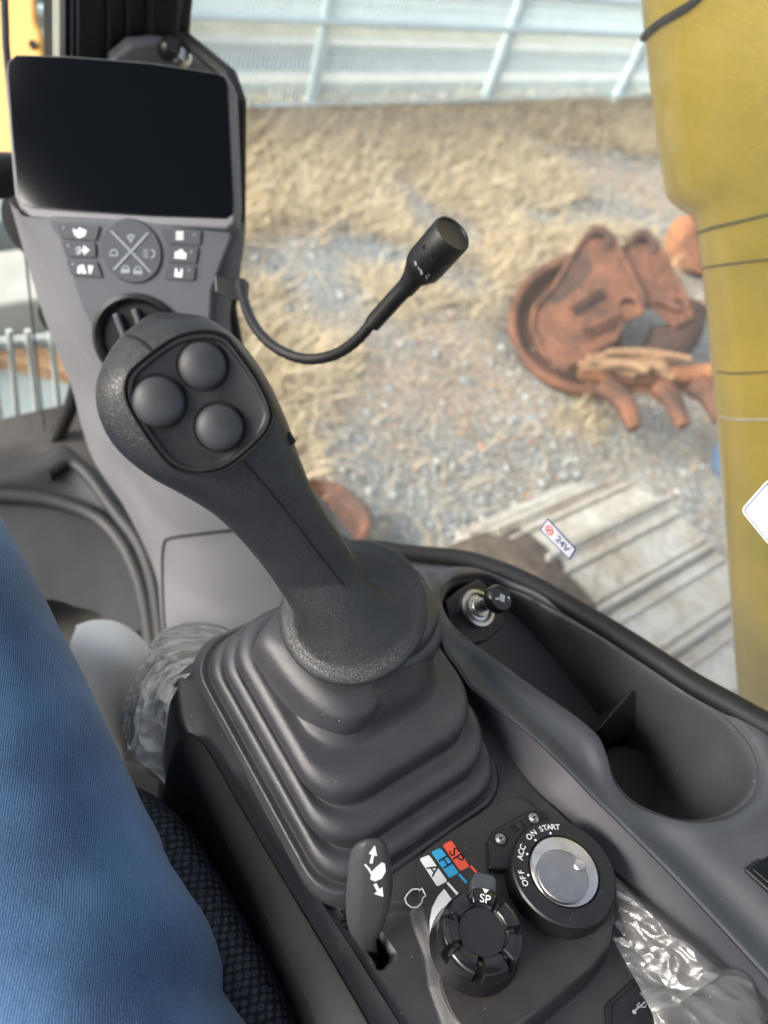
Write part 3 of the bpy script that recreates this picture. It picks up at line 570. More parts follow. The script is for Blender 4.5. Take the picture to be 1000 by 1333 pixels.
icons = {'a': [[(96, 297), (101, 300), (105, 296), (114, 300), (112, 307), (104, 310), (98, 305)]],
 'b': [[(99, 323), (106, 321), (106, 323)], [(98, 326), (108, 325), (108, 327)], [(99, 330), (106, 328), (106, 330)], [(110, 319), (118, 325), (111, 332), (110, 328), (108, 325), (110, 322)]],
 'c': [[(103, 346), (110, 344), (114, 356), (109, 356), (107, 351), (106, 356), (102, 355)], [(116, 345), (123, 346), (120, 356), (117, 356)]],
 'd': [[(230, 301), (240, 301), (240, 304), (230, 304)], [(230, 305), (240, 305), (240, 308), (230, 308)], [(230, 309), (240, 309), (240, 312), (230, 312)]],
 'e': [[(229, 327), (233, 327), (235, 324), (239, 325), (240, 328), (244, 329), (243, 337), (228, 336)]],
 'f': [[(229, 349), (232, 349), (232, 354), (236, 354), (236, 349), (239, 350), (238, 361), (228, 360)]]}
for pts, k in keys:
    b = mesh('button', *sh(PM, outline_rect(pts), .0022, .004), 'button_grey', col, smooth=False, bevel=.0006)
    V, F = join([sh(PM, ic, .0026, .0006) for ic in icons[k]]); mesh('icon', V, F, 'print_white', b, smooth=False)
    d_ = pts[0] if k in 'abc' else pts[1]; s_ = 1 if k in 'abc' else -1
    V, F = sh(PM, [(d_[0] + 8 * s_, d_[1] + 4), (d_[0] + 10 * s_, d_[1] + 4), (d_[0] + 10 * s_, d_[1] + 7), (d_[0] + 8 * s_, d_[1] + 7)], .0026, .0006); mesh('indicator', V, F, 'print_grey', b, smooth=False)
cc = onplane(PM, 172, 327)
V, F = cyl(cc, PM[1], [(.0305, -.002), (.0305, .001), (.029, .0026), (0, .0026)], 48); rb = mesh('round_button', V, F, 'button_grey', col)
ex = nrm(onplane(PM, 180, 328) - onplane(PM, 165, 327)); ey = np.cross(PM[1], ex)
for a in (45, -45):
    d_ = math.cos(math.radians(a)) * ex + math.sin(math.radians(a)) * ey
    mesh('divider', *box(cc + PM[1] * .003, .052, .0018, .001, [d_, np.cross(PM[1], d_), PM[1]]), 'print_grey', rb, smooth=False)
def arcpts(cx_, cy_, r0, r1, a0, a1, n=8): return [(cx_ + r1 * math.cos(math.radians(a)), cy_ - r1 * math.sin(math.radians(a))) for a in np.linspace(a0, a1, n)] + [(cx_ + r0 * math.cos(math.radians(a)), cy_ - r0 * math.sin(math.radians(a))) for a in np.linspace(a1, a0, n)]
ric = [arcpts(172, 312, 5, 7.5, 35, 145), [(167, 308), (169, 306), (174, 315), (172, 316)], [(176, 306), (178, 307), (173, 315), (171, 314)],
       arcpts(150, 330, 4, 6, 0, 180), [(144, 331), (156, 331), (156, 333), (144, 333)], arcpts(198, 330, 4, 6, -90, 90), [(188, 325), (195, 325), (195, 326.5), (188, 326.5)], [(188, 329), (195, 329), (195, 330.5), (188, 330.5)], [(188, 333), (195, 333), (195, 334.5), (188, 334.5)],
       arcpts(165, 350, 3.5, 5.2, 0, 180), [(159, 350), (171, 350), (171, 355), (159, 355)], arcpts(181, 351, 3.5, 5.2, 0, 180), [(175, 351), (187, 352), (187, 357), (175, 356)]]
mesh('icon', *join([sh(PM, ic, .0034, .0006) for ic in ric]), 'print_grey', rb, smooth=False)
# vent
vc = onplane(PM, 182, 442); V, F = cyl(vc, PM[1], [(.047, -.003), (.047, .006), (.043, .009), (.039, .006), (.036, -.004), (.034, -.03)], 48)
F = F[:-2]; vn = mesh('air_vent', V, F, 'satin_black', col)
V, F = cyl(vc, PM[1], [(.046, -.004), (.036, .0012), (0, .0012)], 40); mesh('vent_cavity', V, F, 'void_black', vn)
for a, off in ((60, -.012), (62, .008)):
    d_ = nrm(onplane(PM, 196, 470) - onplane(PM, 176, 415)); s_ = np.cross(PM[1], d_)
    mesh('louvre', *box(vc + s_ * off + PM[1] * .006, .062, .006, .008, [d_, s_, PM[1]]), 'column_face', vn, smooth=False, bevel=.002)
# monitor
mon = thing('monitor', 'black screen monitor with thin grey bezel above the button panel', 'monitor', D(155, 180, .75))
PS = plane(DC([(12, 78, .752), (298, 105, .728), (20, 270, .752), (300, 285, .728)]))
scr = [(22, 73), (90, 75), (200, 84), (285, 97), (293, 101), (297, 112), (300, 180), (304, 262), (303, 279), (294, 285), (200, 282), (100, 276), (42, 271), (30, 266), (24, 255), (17, 180), (11, 100), (12, 82)]
hou = [(20, 69), (90, 71), (200, 80), (288, 94), (297, 100), (302, 112), (305, 180), (308, 262), (306, 290), (296, 298), (200, 294), (100, 290), (40, 284), (24, 270), (18, 255), (11, 180), (6, 100), (8, 78)]
mesh('bezel', *sh(PS, hou, 0, .022), 'column_grey', mon, smooth=False, bevel=.004)
mesh('screen', *sh(PS, scr, .0015, .003), 'screen_glass', mon, smooth=False, bevel=.0008)
# microphone
mic = thing('microphone', 'black gooseneck microphone bent up in front of the side window', 'microphone', D(290, 375, .74))
mesh('bracket', *slab([D(x, y, .72) for x, y in [(278, 356), (296, 362), (324, 366), (324, 388), (304, 392), (280, 380)]], -ray(300, 375), .02), 'satin_black', mic, smooth=False, bevel=.002)
neck = cr(DC([(314, 368, .715), (318, 392, .70), (332, 425, .68), (358, 452, .66), (395, 467, .64), (432, 463, .62), (462, 445, .60), (486, 418, .585), (505, 396, .575)]), 60)
mesh('gooseneck', *tube(neck, np.r_[np.full(5, .0055), np.full(55, .0044) + .0004 * (np.arange(55) % 2)], 12), 'mic_black', mic)
mesh('sleeve', *tube(DC([(484, 424, .587), (488, 418, .585), (515, 388, .57), (534, 368, .558)]), [.0062, .0068, .0068, .0068], 16), 'mic_black', mic)
mesh('sleeve', *tube(DC([(527, 378, .563), (538, 362, .556), (549, 350, .552), (553, 345, .549)]), [.0068, .0085, .014, .0145], 24), 'mic_black', mic)
a_, b_ = D(551, 347, .55), D(589, 304, .523); ax = b_ - a_; L_ = np.linalg.norm(ax)
V, F = cyl(a_, ax, [(.012, 0), (.0145, .002), (.0148, .006), (.0148, L_ - .001), (.0138, L_ + .0008), (.0125, L_ + .0006), (.012, L_ - .0006), (0, L_ - .0008)], 40); cap = mesh('capsule', V, F, 'mic_black', mic); MT = bvh(cap)
for x, y in ((553, 322), (563, 338), (580, 345)):
    p = hit(MT, x, y, .0); V, F = cyl(p, nrm(CAM - p), [(.0018, -.001), (.0018, .0004), (0, .0004)], 12); mesh('sound_hole', V, F, 'void_black', cap)
def put_text(tree, s, size, x, y, dx, dy, m, parent, off=.0003, bold=.01):
    p = hit(tree, x, y, off); a = hit(tree, x + dx, y + dy, off); b = hit(tree, x - dy * .5, y + dx * .5, off)
    n_ = np.cross(a - p, b - p); n_ = n_ if n_.dot(CAM - p) > 0 else -n_; return text(s, size, p, a - p, n_, m, parent, bold=bold)
for x, y, l in ((541, 343, 5), (545, 349, 3), (548, 354, 6), (555, 361, 4), (558, 358, 3)):     # unreadable small print
    q = [hit(MT, x + a, y + b, .00025) for a, b in ((-l * .3, -l * .6), (l * .15, -l * .7 + .5), (l * .5, l * .4), (0, l * .6))]
    if all(p is not None for p in q): mesh('small_print', np.array(q), [[0, 1, 2, 3]], 'print_grey', cap, smooth=False)

# ================================================================== stickers on the side window
def wx(x, y, o=0.): return XP(x, y, ZW + .002 - o)
st1 = thing('voltage_sticker', 'small white 24V warning sticker with red ban sign on the glass', 'sticker', wx(727, 702))
PW = (wx(727, 702), np.array([-1., 0, 0]))
mesh('label_sheet', *sh(PW, outline_rect([(713, 674), (751, 715), (742, 729), (703, 690)], 2), .0003, .0003), 'sticker_blue', st1, smooth=False)
mesh('label_face', *sh(PW, outline_rect([(713.5, 676.5), (748.5, 715), (741.5, 726.5), (705, 689.5)], 1.5), .0005, .0003), 'sticker_white', st1, smooth=False)
pc = onplane(PW, 716, 690); V, F = cyl(pc, PW[1], [(.0042, .0005), (.0042, .0008), (.0031, .0008), (.0031, .0005)], 24); mesh('ban_ring', V, F[:-2], 'print_red', st1)
u1 = nrm(wx(740, 718) - wx(716, 690)); u2 = np.cross(PW[1], u1); 
mesh('figure', *box(pc + PW[1] * .0007, .003, .0016, .0004, [u1, u2, PW[1]]), 'void_black', st1, smooth=False)
mesh('ban_bar', *box(pc + PW[1] * .0009, .0075, .0008, .0004, [nrm(u1 + u2), nrm(u2 - u1), PW[1]]), 'print_red', st1, smooth=False)
text('24V', .0092, onplane(PW, 733, 708, .0008), u1, PW[1], 'sticker_blue', st1, bold=.02)
st2 = thing('window_label', 'white rounded square label with blue outline at the right edge of the glass', 'label', wx(1000, 665))
sq = [(964, 664), (1001, 622), (1045, 672), (1003, 712)]
def sc(pts, k, c): return [(c[0] + (x - c[0]) * k, c[1] + (y - c[1]) * k) for x, y in pts]
mesh('label_sheet', *sh(PW, outline_rect(sq, 8), .0003, .0003), 'sticker_white', st2, smooth=False)
mesh('outline', *sh(PW, outline_rect(sc(sq, .90, (1003, 667)), 6), .0005, .0003), 'sticker_blue', st2, smooth=False)
mesh('label_face', *sh(PW, outline_rect(sc(sq, .86, (1003, 667)), 6), .0008, .0003), 'sticker_white', st2, smooth=False)

# ================================================================== CONSOLE
con = thing('armrest_console', 'dark grey moulded right hand console with control pod and storage tray', 'console', (.25, 0, CZ - .6))
def sdf(px, py, poly):   # signed distance, negative inside
    P = np.array(poly); n_ = len(P); d = np.full(px.shape, 1e9); ins = np.zeros(px.shape, bool)
    for i in range(n_):
        a, b = P[i], P[(i + 1) % n_]; e = b - a; wx_, wy_ = px - a[0], py - a[1]
        t = np.clip((wx_ * e[0] + wy_ * e[1]) / (e @ e + 1e-12), 0, 1); d = np.minimum(d, (wx_ - e[0] * t) ** 2 + (wy_ - e[1] * t) ** 2)
        c1_ = (a[1] <= py) & (b[1] > py) | (b[1] <= py) & (a[1] > py)
        xi = a[0] + (py - a[1]) / (b[1] - a[1] + 1e-12) * e[0]; ins ^= c1_ & (px < xi)
    d = np.sqrt(d); return np.where(ins, -d, d)
# pod height: level under the boot, rising to the rear with the legend panel
def pod_h(x, y): return -.458 + np.where(y < .03, .245 * (.03 - y), 0) * sstep((.03 - y) / .04) 
def solve(fn, x, y, off=0.):
    h = .45
    for _ in range(12): p = H(x, y, h); h = -(float(fn(p[0], p[1])) + off)
    return H(x, y, h)
def PP(x, y, off=0.): return solve(pod_h, x, y, off)
def poly2(fn, pts, n=None, off=0.):
    q = [solve(fn, x, y, off)[:2] for x, y in pts]
    if n: q = cr([(a, b, 0) for a, b in q], n, True)[:, :2]
    return q
rec_poly = poly2(pod_h, [(398, 1140), (425, 1148), (450, 1165), (500, 1175), (548, 1172), (556, 1200), (572, 1240), (578, 1280), (600, 1340), (640, 1420), (560, 1420), (520, 1345), (470, 1268), (425, 1195)])
pod_poly = poly2(pod_h, [(780, 1118), (800, 1150), (809, 1195), (802, 1235), (780, 1265), (740, 1300), (690, 1340), (600, 1440), (300, 1440), (100, 1000), (200, 700), (700, 700), (800, 1000)])
dip = poly2(pod_h, [(760, 1085), (1100, 1420), (500, 1440), (600, 1440), (690, 1340), (740, 1300), (780, 1265), (802, 1235), (809, 1195), (800, 1150), (780, 1118)])
slot_poly = poly2(pod_h, [(472, 1222), (492, 1206), (516, 1240), (514, 1248), (502, 1260), (494, 1261)], off=-.006)
xs = np.arange(.126, .40, .0009); ys = np.arange(-.21, .19, .0009); GX, GY = np.meshgrid(xs, ys, indexing='ij')
Zp = pod_h(GX, GY)
sr = sdf(GX, GY, rec_poly); Zp -= .0075 * (1 - sstep((sr + .0065) / .0075)) - .0018 * np.exp(-((sr - .001) / .0028) ** 2) * sstep((.135 - GX) / .01)
sp = sdf(GX, GY, pod_poly); Zp -= .026 * sstep((sp + .005) / .012)
Zp -= .006 * sstep((.131 - GX) / .004)
ss = sdf(GX, GY, slot_poly); Zp -= .03 * (1 - sstep((ss + .0012) / .0015))
Zp -= .03 * sstep((GY - .183) / .007)
# cut to the inside of the inner wall (curve C)
Cpx = [(560, 780), (585, 850), (610, 900), (640, 968), (700, 1048), (740, 1085), (782, 1121), (860, 1188), (940, 1257), (1000, 1305), (1100, 1385)]
C3 = [PP(x, y, -.004) for x, y in Cpx]
Cy = np.array([p[1] for p in C3])[::-1]; Cx = np.array([p[0] for p in C3])[::-1]; limx = np.interp(ys, Cy, Cx)
for j in range(len(ys)):
    m_ = xs > limx[j] + .004; GX[m_, j] = limx[j] + .004
V, F, UV = grid(np.stack([GX, GY, Zp + CZ], -1)); pod = mesh('pod_cover', V, F, 'pod_plastic', con); PT = bvh(pod)
# left trim rail
tl = [PP(x, y) for x, y in [(232, 968), (240, 954), (250, 955), (262, 972), (280, 1005), (300, 1040), (340, 1104), (372, 1160), (410, 1228), (475, 1338), (520, 1410)]]
e0 = cr([PP(x, y, -.018) for x, y in [(240, 956), (230, 966), (236, 992), (262, 1040), (300, 1108), (340, 1182), (380, 1262), (412, 1335), (440, 1410)]], 60)
e1 = cr([PP(x, y, .004) for x, y in [(240, 955), (252, 958), (272, 982), (302, 1034), (345, 1108), (385, 1175), (430, 1250), (478, 1333), (515, 1405)]], 60)
def offc(c, dx, dz): return c + np.array([dx, 0, dz])
rows = [offc(e0, -.006, -.16), offc(e0, -.004, -.05), offc(e0, -.002, -.012), e0, e0 * .97 + e1 * .03 + [0, 0, .0004], e0 * .7 + e1 * .3 + [0, 0, .0002], e0 * .3 + e1 * .7 + [0, 0, .0002], e1 * .95 + e0 * .05 + [0, 0, .0001], e1 + [0, 0, .0006], offc(e1, .0012, -.0004), offc(e1, .0022, -.003), offc(e1, .0028, -.012)]
V, F, UV = grid(np.stack(rows, 1)); mesh('side_rail', V, F, 'rail_plastic', con)
# front rounded end of the pod, left corner
tail0 = [(524, 1372), (482, 1318), (440, 1256), (406, 1196), (368, 1112), (334, 1046)]
tail1 = [(506, 1380), (470, 1322), (430, 1260), (392, 1198), (342, 1112), (304, 1046)]
tail2 = [(484, 1386), (452, 1326), (414, 1262), (376, 1200), (328, 1112), (290, 1052)]
pk0 = []
for x, y in tail1: p = PP(x, y); pk0.append(np.array([.1285, p[1], CZ + float(pod_h(.1285, p[1])) - .0035]))
pk0 += [PP(x, y, -.001) for x, y in [(320, 1000), (304, 950), (297, 905), (297, 876), (306, 860), (342, 828), (392, 798)]]
pk1 = [PP(x, y, -.003) for x, y in tail1 + [(282, 1000), (260, 950), (248, 905), (252, 880), (273, 858), (318, 824), (372, 792)]]
pk2 = [PP(x, y, -.011) for x, y in tail2 + [(262, 1002), (236, 950), (226, 905), (232, 880), (250, 863), (302, 828), (352, 797)]]
V, F, UV = patch([pk0, pk1, pk2, [p + np.array([-.001, .001, -.03]) for p in pk2], [p + np.array([-.001, .001, -.2]) for p in pk2]], 110, 40); mesh('pod_side', V, F, 'pod_plastic', con)

# deck with storage tray and cup holder
zs_y = np.array([-.3, -.045, .003, .065, .135, .211, .267, .33]); zs_z = np.array([-.30, -.395, -.424, -.452, -.489, -.549, -.612, -.70])
def deck_h(x, y):
    zr = np.interp(y, zs_y, zs_z) + .002
    zl = -.432 + .10 * np.clip(-.02 - y, 0, 1) - .20 * np.clip(np.asarray(y) - .10, 0, 1)
    t = np.clip((x - .30) / .115, 0, 1); return zl + (zr - zl) * t ** 1.5
def DK(x, y, off=0.): return solve(deck_h, x, y, off)
Bpx = [(552, 745), (562, 790), (582, 850), (612, 893), (655, 928), (700, 965), (740, 1004), (800, 1064), (870, 1134), (935, 1203), (1000, 1274), (1100, 1385)]
tray_px = [(573, 785), (574, 770), (584, 754), (604, 747), (640, 749), (690, 768), (760, 806), (850, 862), (920, 905), (968, 945), (994, 985), (996, 1018), (982, 1046), (950, 1067), (905, 1073), (862, 1063), (825, 1044), (800, 1015), (789, 985), (775, 957), (740, 928), (690, 893), (630, 848), (590, 815)]
tray = poly2(deck_h, tray_px, 120)
B3 = [DK(x, y) for x, y in Bpx]; By = np.array([p[1] for p in B3])[::-1]; Bx = np.array([p[0] for p in B3])[::-1]
ys = np.arange(-.26, min(By[-1], .262), .0009); bx = np.interp(ys, By, Bx); us = np.linspace(0, 1, 230)
GY = np.repeat(ys[None], len(us), 0); GX = bx[None] + us[:, None] * (ZW - .004 - bx[None]); Zd = deck_h(GX, GY)
dB = GX - bx[None]
Zd += -.0045 * np.exp(-((dB - .016) / .010) ** 2) - .0015 * (1 - sstep(dB / .003))          # valley right of the inner ridge
s_ = sdf(GX, GY, tray); ins = sstep((-s_ - .0002) / .0045)
lip = .0022 * np.exp(-((s_ - .004) / .006) ** 2)
lg = DK(622, 792); cup = DK(868, 1012); cup[1] -= 0
dl = np.hypot(GX - lg[0], GY - lg[1]); cup = H(826, 1030, .495); dc = np.hypot(GX - cup[0], GY - cup[1])
depth_ = np.full(GX.shape, .13)
depth_ = depth_ - .0 
Zd = Zd + lip * (1 - ins) - ins * .006 - sstep((-s_ - .003) / .006) * (depth_ - .006)
V, F, UV = grid(np.stack([GX, GY, Zd + CZ], -1)); deck = mesh('tray_deck', V, F, 'deck_plastic', con)
tp = np.array(tray); tg = np.roll(tp, -1, 0) - np.roll(tp, 1, 0); tn = np.stack([-tg[:, 1], tg[:, 0]], 1); tn /= np.linalg.norm(tn, axis=1)[:, None]
if sdf(*(tp[:1] + tn[:1] * .004).T, tray)[0] > 0: tn = -tn
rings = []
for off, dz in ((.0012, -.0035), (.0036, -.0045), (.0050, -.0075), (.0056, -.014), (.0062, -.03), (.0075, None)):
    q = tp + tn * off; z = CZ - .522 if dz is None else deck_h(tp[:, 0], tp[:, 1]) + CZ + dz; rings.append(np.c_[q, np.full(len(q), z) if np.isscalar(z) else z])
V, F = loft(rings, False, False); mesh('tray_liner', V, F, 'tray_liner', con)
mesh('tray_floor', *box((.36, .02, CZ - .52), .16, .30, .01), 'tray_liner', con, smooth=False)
# inner wall between pod and deck
yy = np.linspace(max(By[0], Cy[0]) + .001, min(By[-1], Cy[-1]) - .001, 120); c_ = np.array([(np.interp(y, Cy, Cx) + .003, y, CZ + float(pod_h(0, y)) - .006) for y in yy]); b_ = np.array([(np.interp(y, By, Bx), y, CZ + float(deck_h(np.interp(y, By, Bx), y)) - .0015) for y in yy])
rows = [c_ + [0, 0, -.03], c_, c_ * .5 + b_ * .5 + [-.0005, 0, .0005], c_ * .08 + b_ * .92 + [-.0008, 0, 0.0006], b_ + [-.0004, 0, .0006], b_ + [.0004, 0, .0002]]
V, F, UV = grid(np.stack(rows, 1)); mesh('inner_wall', V, F, 'strip_plastic', con)
# divider wedge in the tray
wd = [H(*p) for p in [(780, 948, .475), (822, 897, .462), (830, 900, .462), (866, 942, .475), (850, 950, .50), (795, 965, .50)]]
mesh('tray_divider', *slab(wd, (0, 0, 1), .045), 'side_plastic', con, smooth=False, bevel=.002)
V, F = cyl(np.array([cup[0], cup[1], CZ - .497]), (0, 0, 1), [(.035, -.004), (.035, .0), (.0335, .0015), (.032, .0), (.022, -.0012), (0, -.0014)], 48); mesh('cup_ring', V, F, 'satin_black', con)
# console side under the rear pod
mesh('console_base', *box((.25, -.02, CZ - .75), .28, .4, .42), 'side_plastic', con, smooth=False, bevel=.01)
# legend panel
NP = nrm([0, .235, 1])
PLG = (PP(640, 1190), NP)
def LP(x, y, off=0.): return onplane(PLG, x, y, off)
lp_px = [(545, 1120), (575, 1092), (620, 1062), (655, 1042), (680, 1040), (700, 1055), (740, 1085), (778, 1118), (796, 1160), (798, 1200), (780, 1245), (735, 1288), (680, 1325), (640, 1350), (600, 1335), (576, 1290), (572, 1255), (562, 1220), (552, 1190), (545, 1160)]
lpo = cr([(a, b, 0) for a, b in lp_px], 90, True)[:, :2]
pn = mesh('legend_panel', *slab([LP(x, y) for x, y in lpo], NP, .006, .0008), 'legend_panel', con, smooth=False, bevel=.0006)
def legend(name, pts, m, up=.001, r=0): return mesh(name, *slab([LP(x, y) for x, y in (outline_rect(pts, r) if r else pts)], NP, .0004, up), m, pn, smooth=False)
for pts, m_, s__, lb in (([(576, 1101), (587, 1095), (611, 1129), (599, 1135)], 'print_red', 'SP', 'red mode tag'), ([(561, 1110), (573, 1105), (597, 1137), (585, 1144)], 'print_blue', 'H', 'blue mode tag'), ([(546, 1119), (558, 1114), (582, 1148), (569, 1155)], 'print_white', 'A', 'white mode tag')):
    legend('mode_tag', pts, m_, .0012, 2.5).__setitem__('label', lb); c = np.mean([LP(x, y, .0014) for x, y in pts], 0)
    text(s__, .0098 if len(s__) < 2 else .0092, c, LP(606, 1132) - LP(582, 1098), NP, 'void_black', pn, bold=0)
for a, b, m_ in (((612, 1128), (620, 1137), 'print_red'), ((597, 1139), (607, 1150), 'print_blue'), ((582, 1150), (597, 1167), 'print_white')):
    d_ = nrm(LP(*b) - LP(*a)); mesh('tick_mark', *box((LP(*a) + LP(*b)) / 2 + NP * .0011, np.linalg.norm(LP(*b) - LP(*a)), .0013, .0004, [d_, np.cross(NP, d_), NP]), m_, pn, smooth=False)
eng = [(530, 1165), (536, 1159), (544, 1158), (546, 1160), (549, 1157), (552, 1163), (554, 1167), (550, 1170), (549, 1176), (543, 1182), (535, 1182), (529, 1177), (527, 1171)]
q = [LP(x, y, .001) for x, y in eng] + [LP(530, 1165, .001)]; mesh('engine_symbol', *tube(q, .0004, 6), 'print_white', pn)
legend('crescent_mark', [(578, 1158), (570, 1167), (562, 1183), (559, 1200), (560, 1222), (566, 1243), (572, 1228), (580, 1205), (588, 1190), (592, 1178)], 'print_white', .0011)

# joystick boot (folded bellows)
boot = thing('joystick', 'black control joystick with three round buttons on a folded rubber boot', 'joystick', (.2, .11, CZ - .46))
def rr(x0, x1, y0, y1, z, r, n=14):
    out = []
    for cx_, cy_, a0 in ((x1 - r, y1 - r, 0), (x0 + r, y1 - r, 90), (x0 + r, y0 + r, 180), (x1 - r, y0 + r, 270)):
        for a in np.linspace(a0, a0 + 90, n): out.append((cx_ + r * math.cos(math.radians(a)), cy_ + r * math.sin(math.radians(a)), z + CZ))
    return np.array(out)
prof = [((.124, .274, .012, .200, -.462), .028), ((.126, .272, .015, .197, -.457), .028), ((.1275, .270, .018, .195, -.4545), .027), ((.1315, .2665, .0215, .192, -.4555), .026),
        ((.1315, .2665, .022, .191, -.4525), .026), ((.1318, .2663, .0225, .190, -.4465), .027), ((.1345, .264, .0265, .187, -.4425), .028), ((.139, .259, .033, .183, -.4435), .028),
        ((.1365, .2635, .036, .186, -.4415), .029), ((.1355, .2645, .037, .187, -.4365), .029), ((.1365, .264, .0385, .1855, -.431), .03), ((.1395, .2605, .0435, .182, -.4275), .03), ((.1435, .2565, .050, .178, -.4285), .03),
        ((.141, .259, .0545, .181, -.4265), .03), ((.1395, .2605, .056, .182, -.4205), .03), ((.1405, .2595, .058, .181, -.414), .031), ((.144, .2565, .063, .177, -.410), .031), ((.149, .252, .071, .172, -.4095), .031),
        ((.1525, .248, .078, .168, -.4085), .03), ((.155, .245, .083, .165, -.403), .03), ((.157, .242, .087, .163, -.395), .032), ((.162, .237, .094, .158, -.385), .03)]
R = []
for (p, r), in zip(prof): pass
Rg = [rr(p[0], p[1], p[2], p[3], p[4], r) for p, r in prof]
Rg2 = cr([np.array(x).ravel() for x in Rg], 90).reshape(90, -1, 3)
V, F = loft([r for r in Rg2], False, True); mesh('boot', V, F, 'boot_rubber', boot)
# two upper bulges of the boot under the collar
def bulge(pts, ztop, zbot, name):
    P = cr([(x, y, 0) for x, y in pts], 48, True)[:, :2]; R = []
    c = P.mean(0)
    for k, z in ((1.06, zbot), (1.03, zbot + (ztop - zbot) * .15), (1.0, zbot + (ztop - zbot) * .5), (.95, zbot + (ztop - zbot) * .85), (.85, ztop), (.5, ztop + .004)): R.append(np.c_[c + (P - c) * k, np.full(48, z + CZ)])
    V, F = loft(R, False, True); return mesh(name, V, F, 'boot_rubber', boot)
bulge([(.150, .160), (.1475, .142), (.150, .120), (.157, .100), (.168, .088), (.180, .085), (.192, .089), (.200, .104), (.206, .13), (.2, .16), (.175, .172)], -.386, -.418, 'boot_dome')
bulge([(.205, .13), (.206, .108), (.214, .098), (.232, .099), (.247, .104), (.256, .116), (.258, .135), (.25, .155), (.225, .165)], -.384, -.414, 'boot_dome')
# collar: a flared disc around the lever foot
base = D(458, 822, .418); headc = D(262, 515, .345); gax = nrm(headc - base)
cn = nrm(nrm(-ray(460, 800)) * .85 + gax * .5)
ccen = D(459, 794, .418)
bulge([(.19, .15), (.2, .12), (.215, .105), (.235, .106), (.25, .118), (.254, .14), (.24, .165), (.21, .17)], -.368, -.40, 'boot_dome')
# grip
pairs = [((183, 418), (214, 407)), ((160, 436), (243, 408)), ((144, 458), (272, 414)), ((132, 486), (305, 436)), ((129, 516), (332, 466)), ((137, 552), (356, 505)), ((158, 588), (375, 545)), ((196, 621), (389, 585)), ((238, 645), (404, 625)), ((280, 672), (425, 665)), ((315, 706), (448, 700)), ((346, 744), (470, 735)), ((372, 782), (488, 768)), ((396, 822), (500, 800))]
dep_ = [.347, .345, .344, .343, .343, .345, .348, .353, .360, .370, .381, .393, .404, .416]
thk = [.010, .017, .0205, .0225, .023, .0225, .0215, .020, .0185, .0175, .017, .017, .0175, .018]
Ls = cr([D(*p[0], d) for p, d in zip(pairs, dep_)], 60); Rs = cr([D(*p[1], d) for p, d in zip(pairs, dep_)], 60); tk = np.interp(np.linspace(0, 13, 60), range(14), thk)
Cc = (Ls + Rs) / 2; Tn = np.gradient(Cc, axis=0); Rg = []
for i in range(60):
    half = (Rs[i] - Ls[i]) / 2; hw = np.linalg.norm(half); hd = half / hw; vd = nrm(Cc[i] - CAM); w = vd - vd.dot(hd) * hd; w = nrm(w)
    e_ = 2.0 + 1.5 * math.exp(-((i - 20) / 12) ** 2); ring = []
    for a in np.linspace(0, 2 * math.pi, 56, endpoint=False):
        c_, s__ = math.cos(a), math.sin(a); r_ = (abs(c_) ** e_ + abs(s__) ** e_) ** (-1 / e_); ring.append(Cc[i] + hd * hw * c_ * r_ * .97 + w * tk[i] * s__ * r_)
    Rg.append(np.array(ring))
c_top = Rg[0].mean(0); cap_ = [c_top + (Rg[0] - c_top) * k + (Cc[0] - Cc[3]) * q for k, q in ((.3, .55), (.7, .4), (.92, .15))]
# collar grown out of the grip foot
def disc(r, h):
    hd = nrm(Rs[54] - Ls[54]); hx = nrm(hd - hd.dot(cn) * cn); wy = np.cross(cn, hx); w0 = np.cross(hx, cn)
    sgn = 1 if np.dot(wy, Rg[54][14] - Cc[54]) > 0 else -1
    return np.array([ccen + cn * h + r * (math.cos(a) * hx + math.sin(a) * wy * sgn) for a in np.linspace(0, 2 * math.pi, 56, endpoint=False)])
seq = [disc(.026, -.014), disc(.033, -.011), disc(.0385, -.007), disc(.0408, -.0036), disc(.0417, -.001), disc(.0413, .0012), disc(.039, .0030), disc(.0355, .0045), disc(.0315, .007), disc(.0285, .011) * .7 + Rg[55] * .3, disc(.0265, .015) * .3 + Rg[54] * .7, Cc[53] + (Rg[53] - Cc[53]) * 1.004, Cc[52] + (Rg[52] - Cc[52]) * .985, Cc[49] + (Rg[49] - Cc[49]) * .9]
sq_ = cr([q.ravel() for q in seq], 70).reshape(70, 56, 3)
V, F = loft(list(sq_)); mesh('collar', V, F, 'grip_rubber', boot)
V, F = loft(cap_ + Rg); grip = mesh('grip', V, F, 'grip_rubber', boot); GT = bvh(grip)
# face plate
fp = [(262, 432), (290, 436), (305, 450), (335, 492), (352, 527), (354, 548), (340, 572), (300, 606), (270, 616), (240, 614), (215, 598), (182, 552), (166, 520), (166, 495), (180, 475), (225, 442)]
fo = cr([(a, b, 0) for a, b in fp], 80, True)[:, :2]; ctr = fo.mean(0)
hits = [hit(GT, *(ctr + (p - ctr) * .93)) for p in fo]; PF = plane([h for h in hits if h is not None]); bul = [np.dot(h - PF[0], PF[1]) for h in (hit(GT, *(ctr + (p - ctr) * k)) for p in fo[::4] for k in (.2, .5, .8)) if h is not None]; PF = (PF[0] + PF[1] * (max(bul) + .0008), PF[1]); print('bulge', max(bul))
def ring2(k, up): return np.array([onplane(PF, *(ctr + (p - ctr) * k), up) for p in fo])
V, F = loft([ring2(1.03, -.010), ring2(1.03, .0002), ring2(1.015, .0006), ring2(1.0, .0001), ring2(.985, -.0004), ring2(.975, .0004), ring2(.955, .0010), ring2(.92, .0008), ring2(.90, -.0002), ring2(.87, -.0006), ring2(.4, -.0004)], False, True); pl = mesh('face_plate', V, F, 'face_plate', boot)
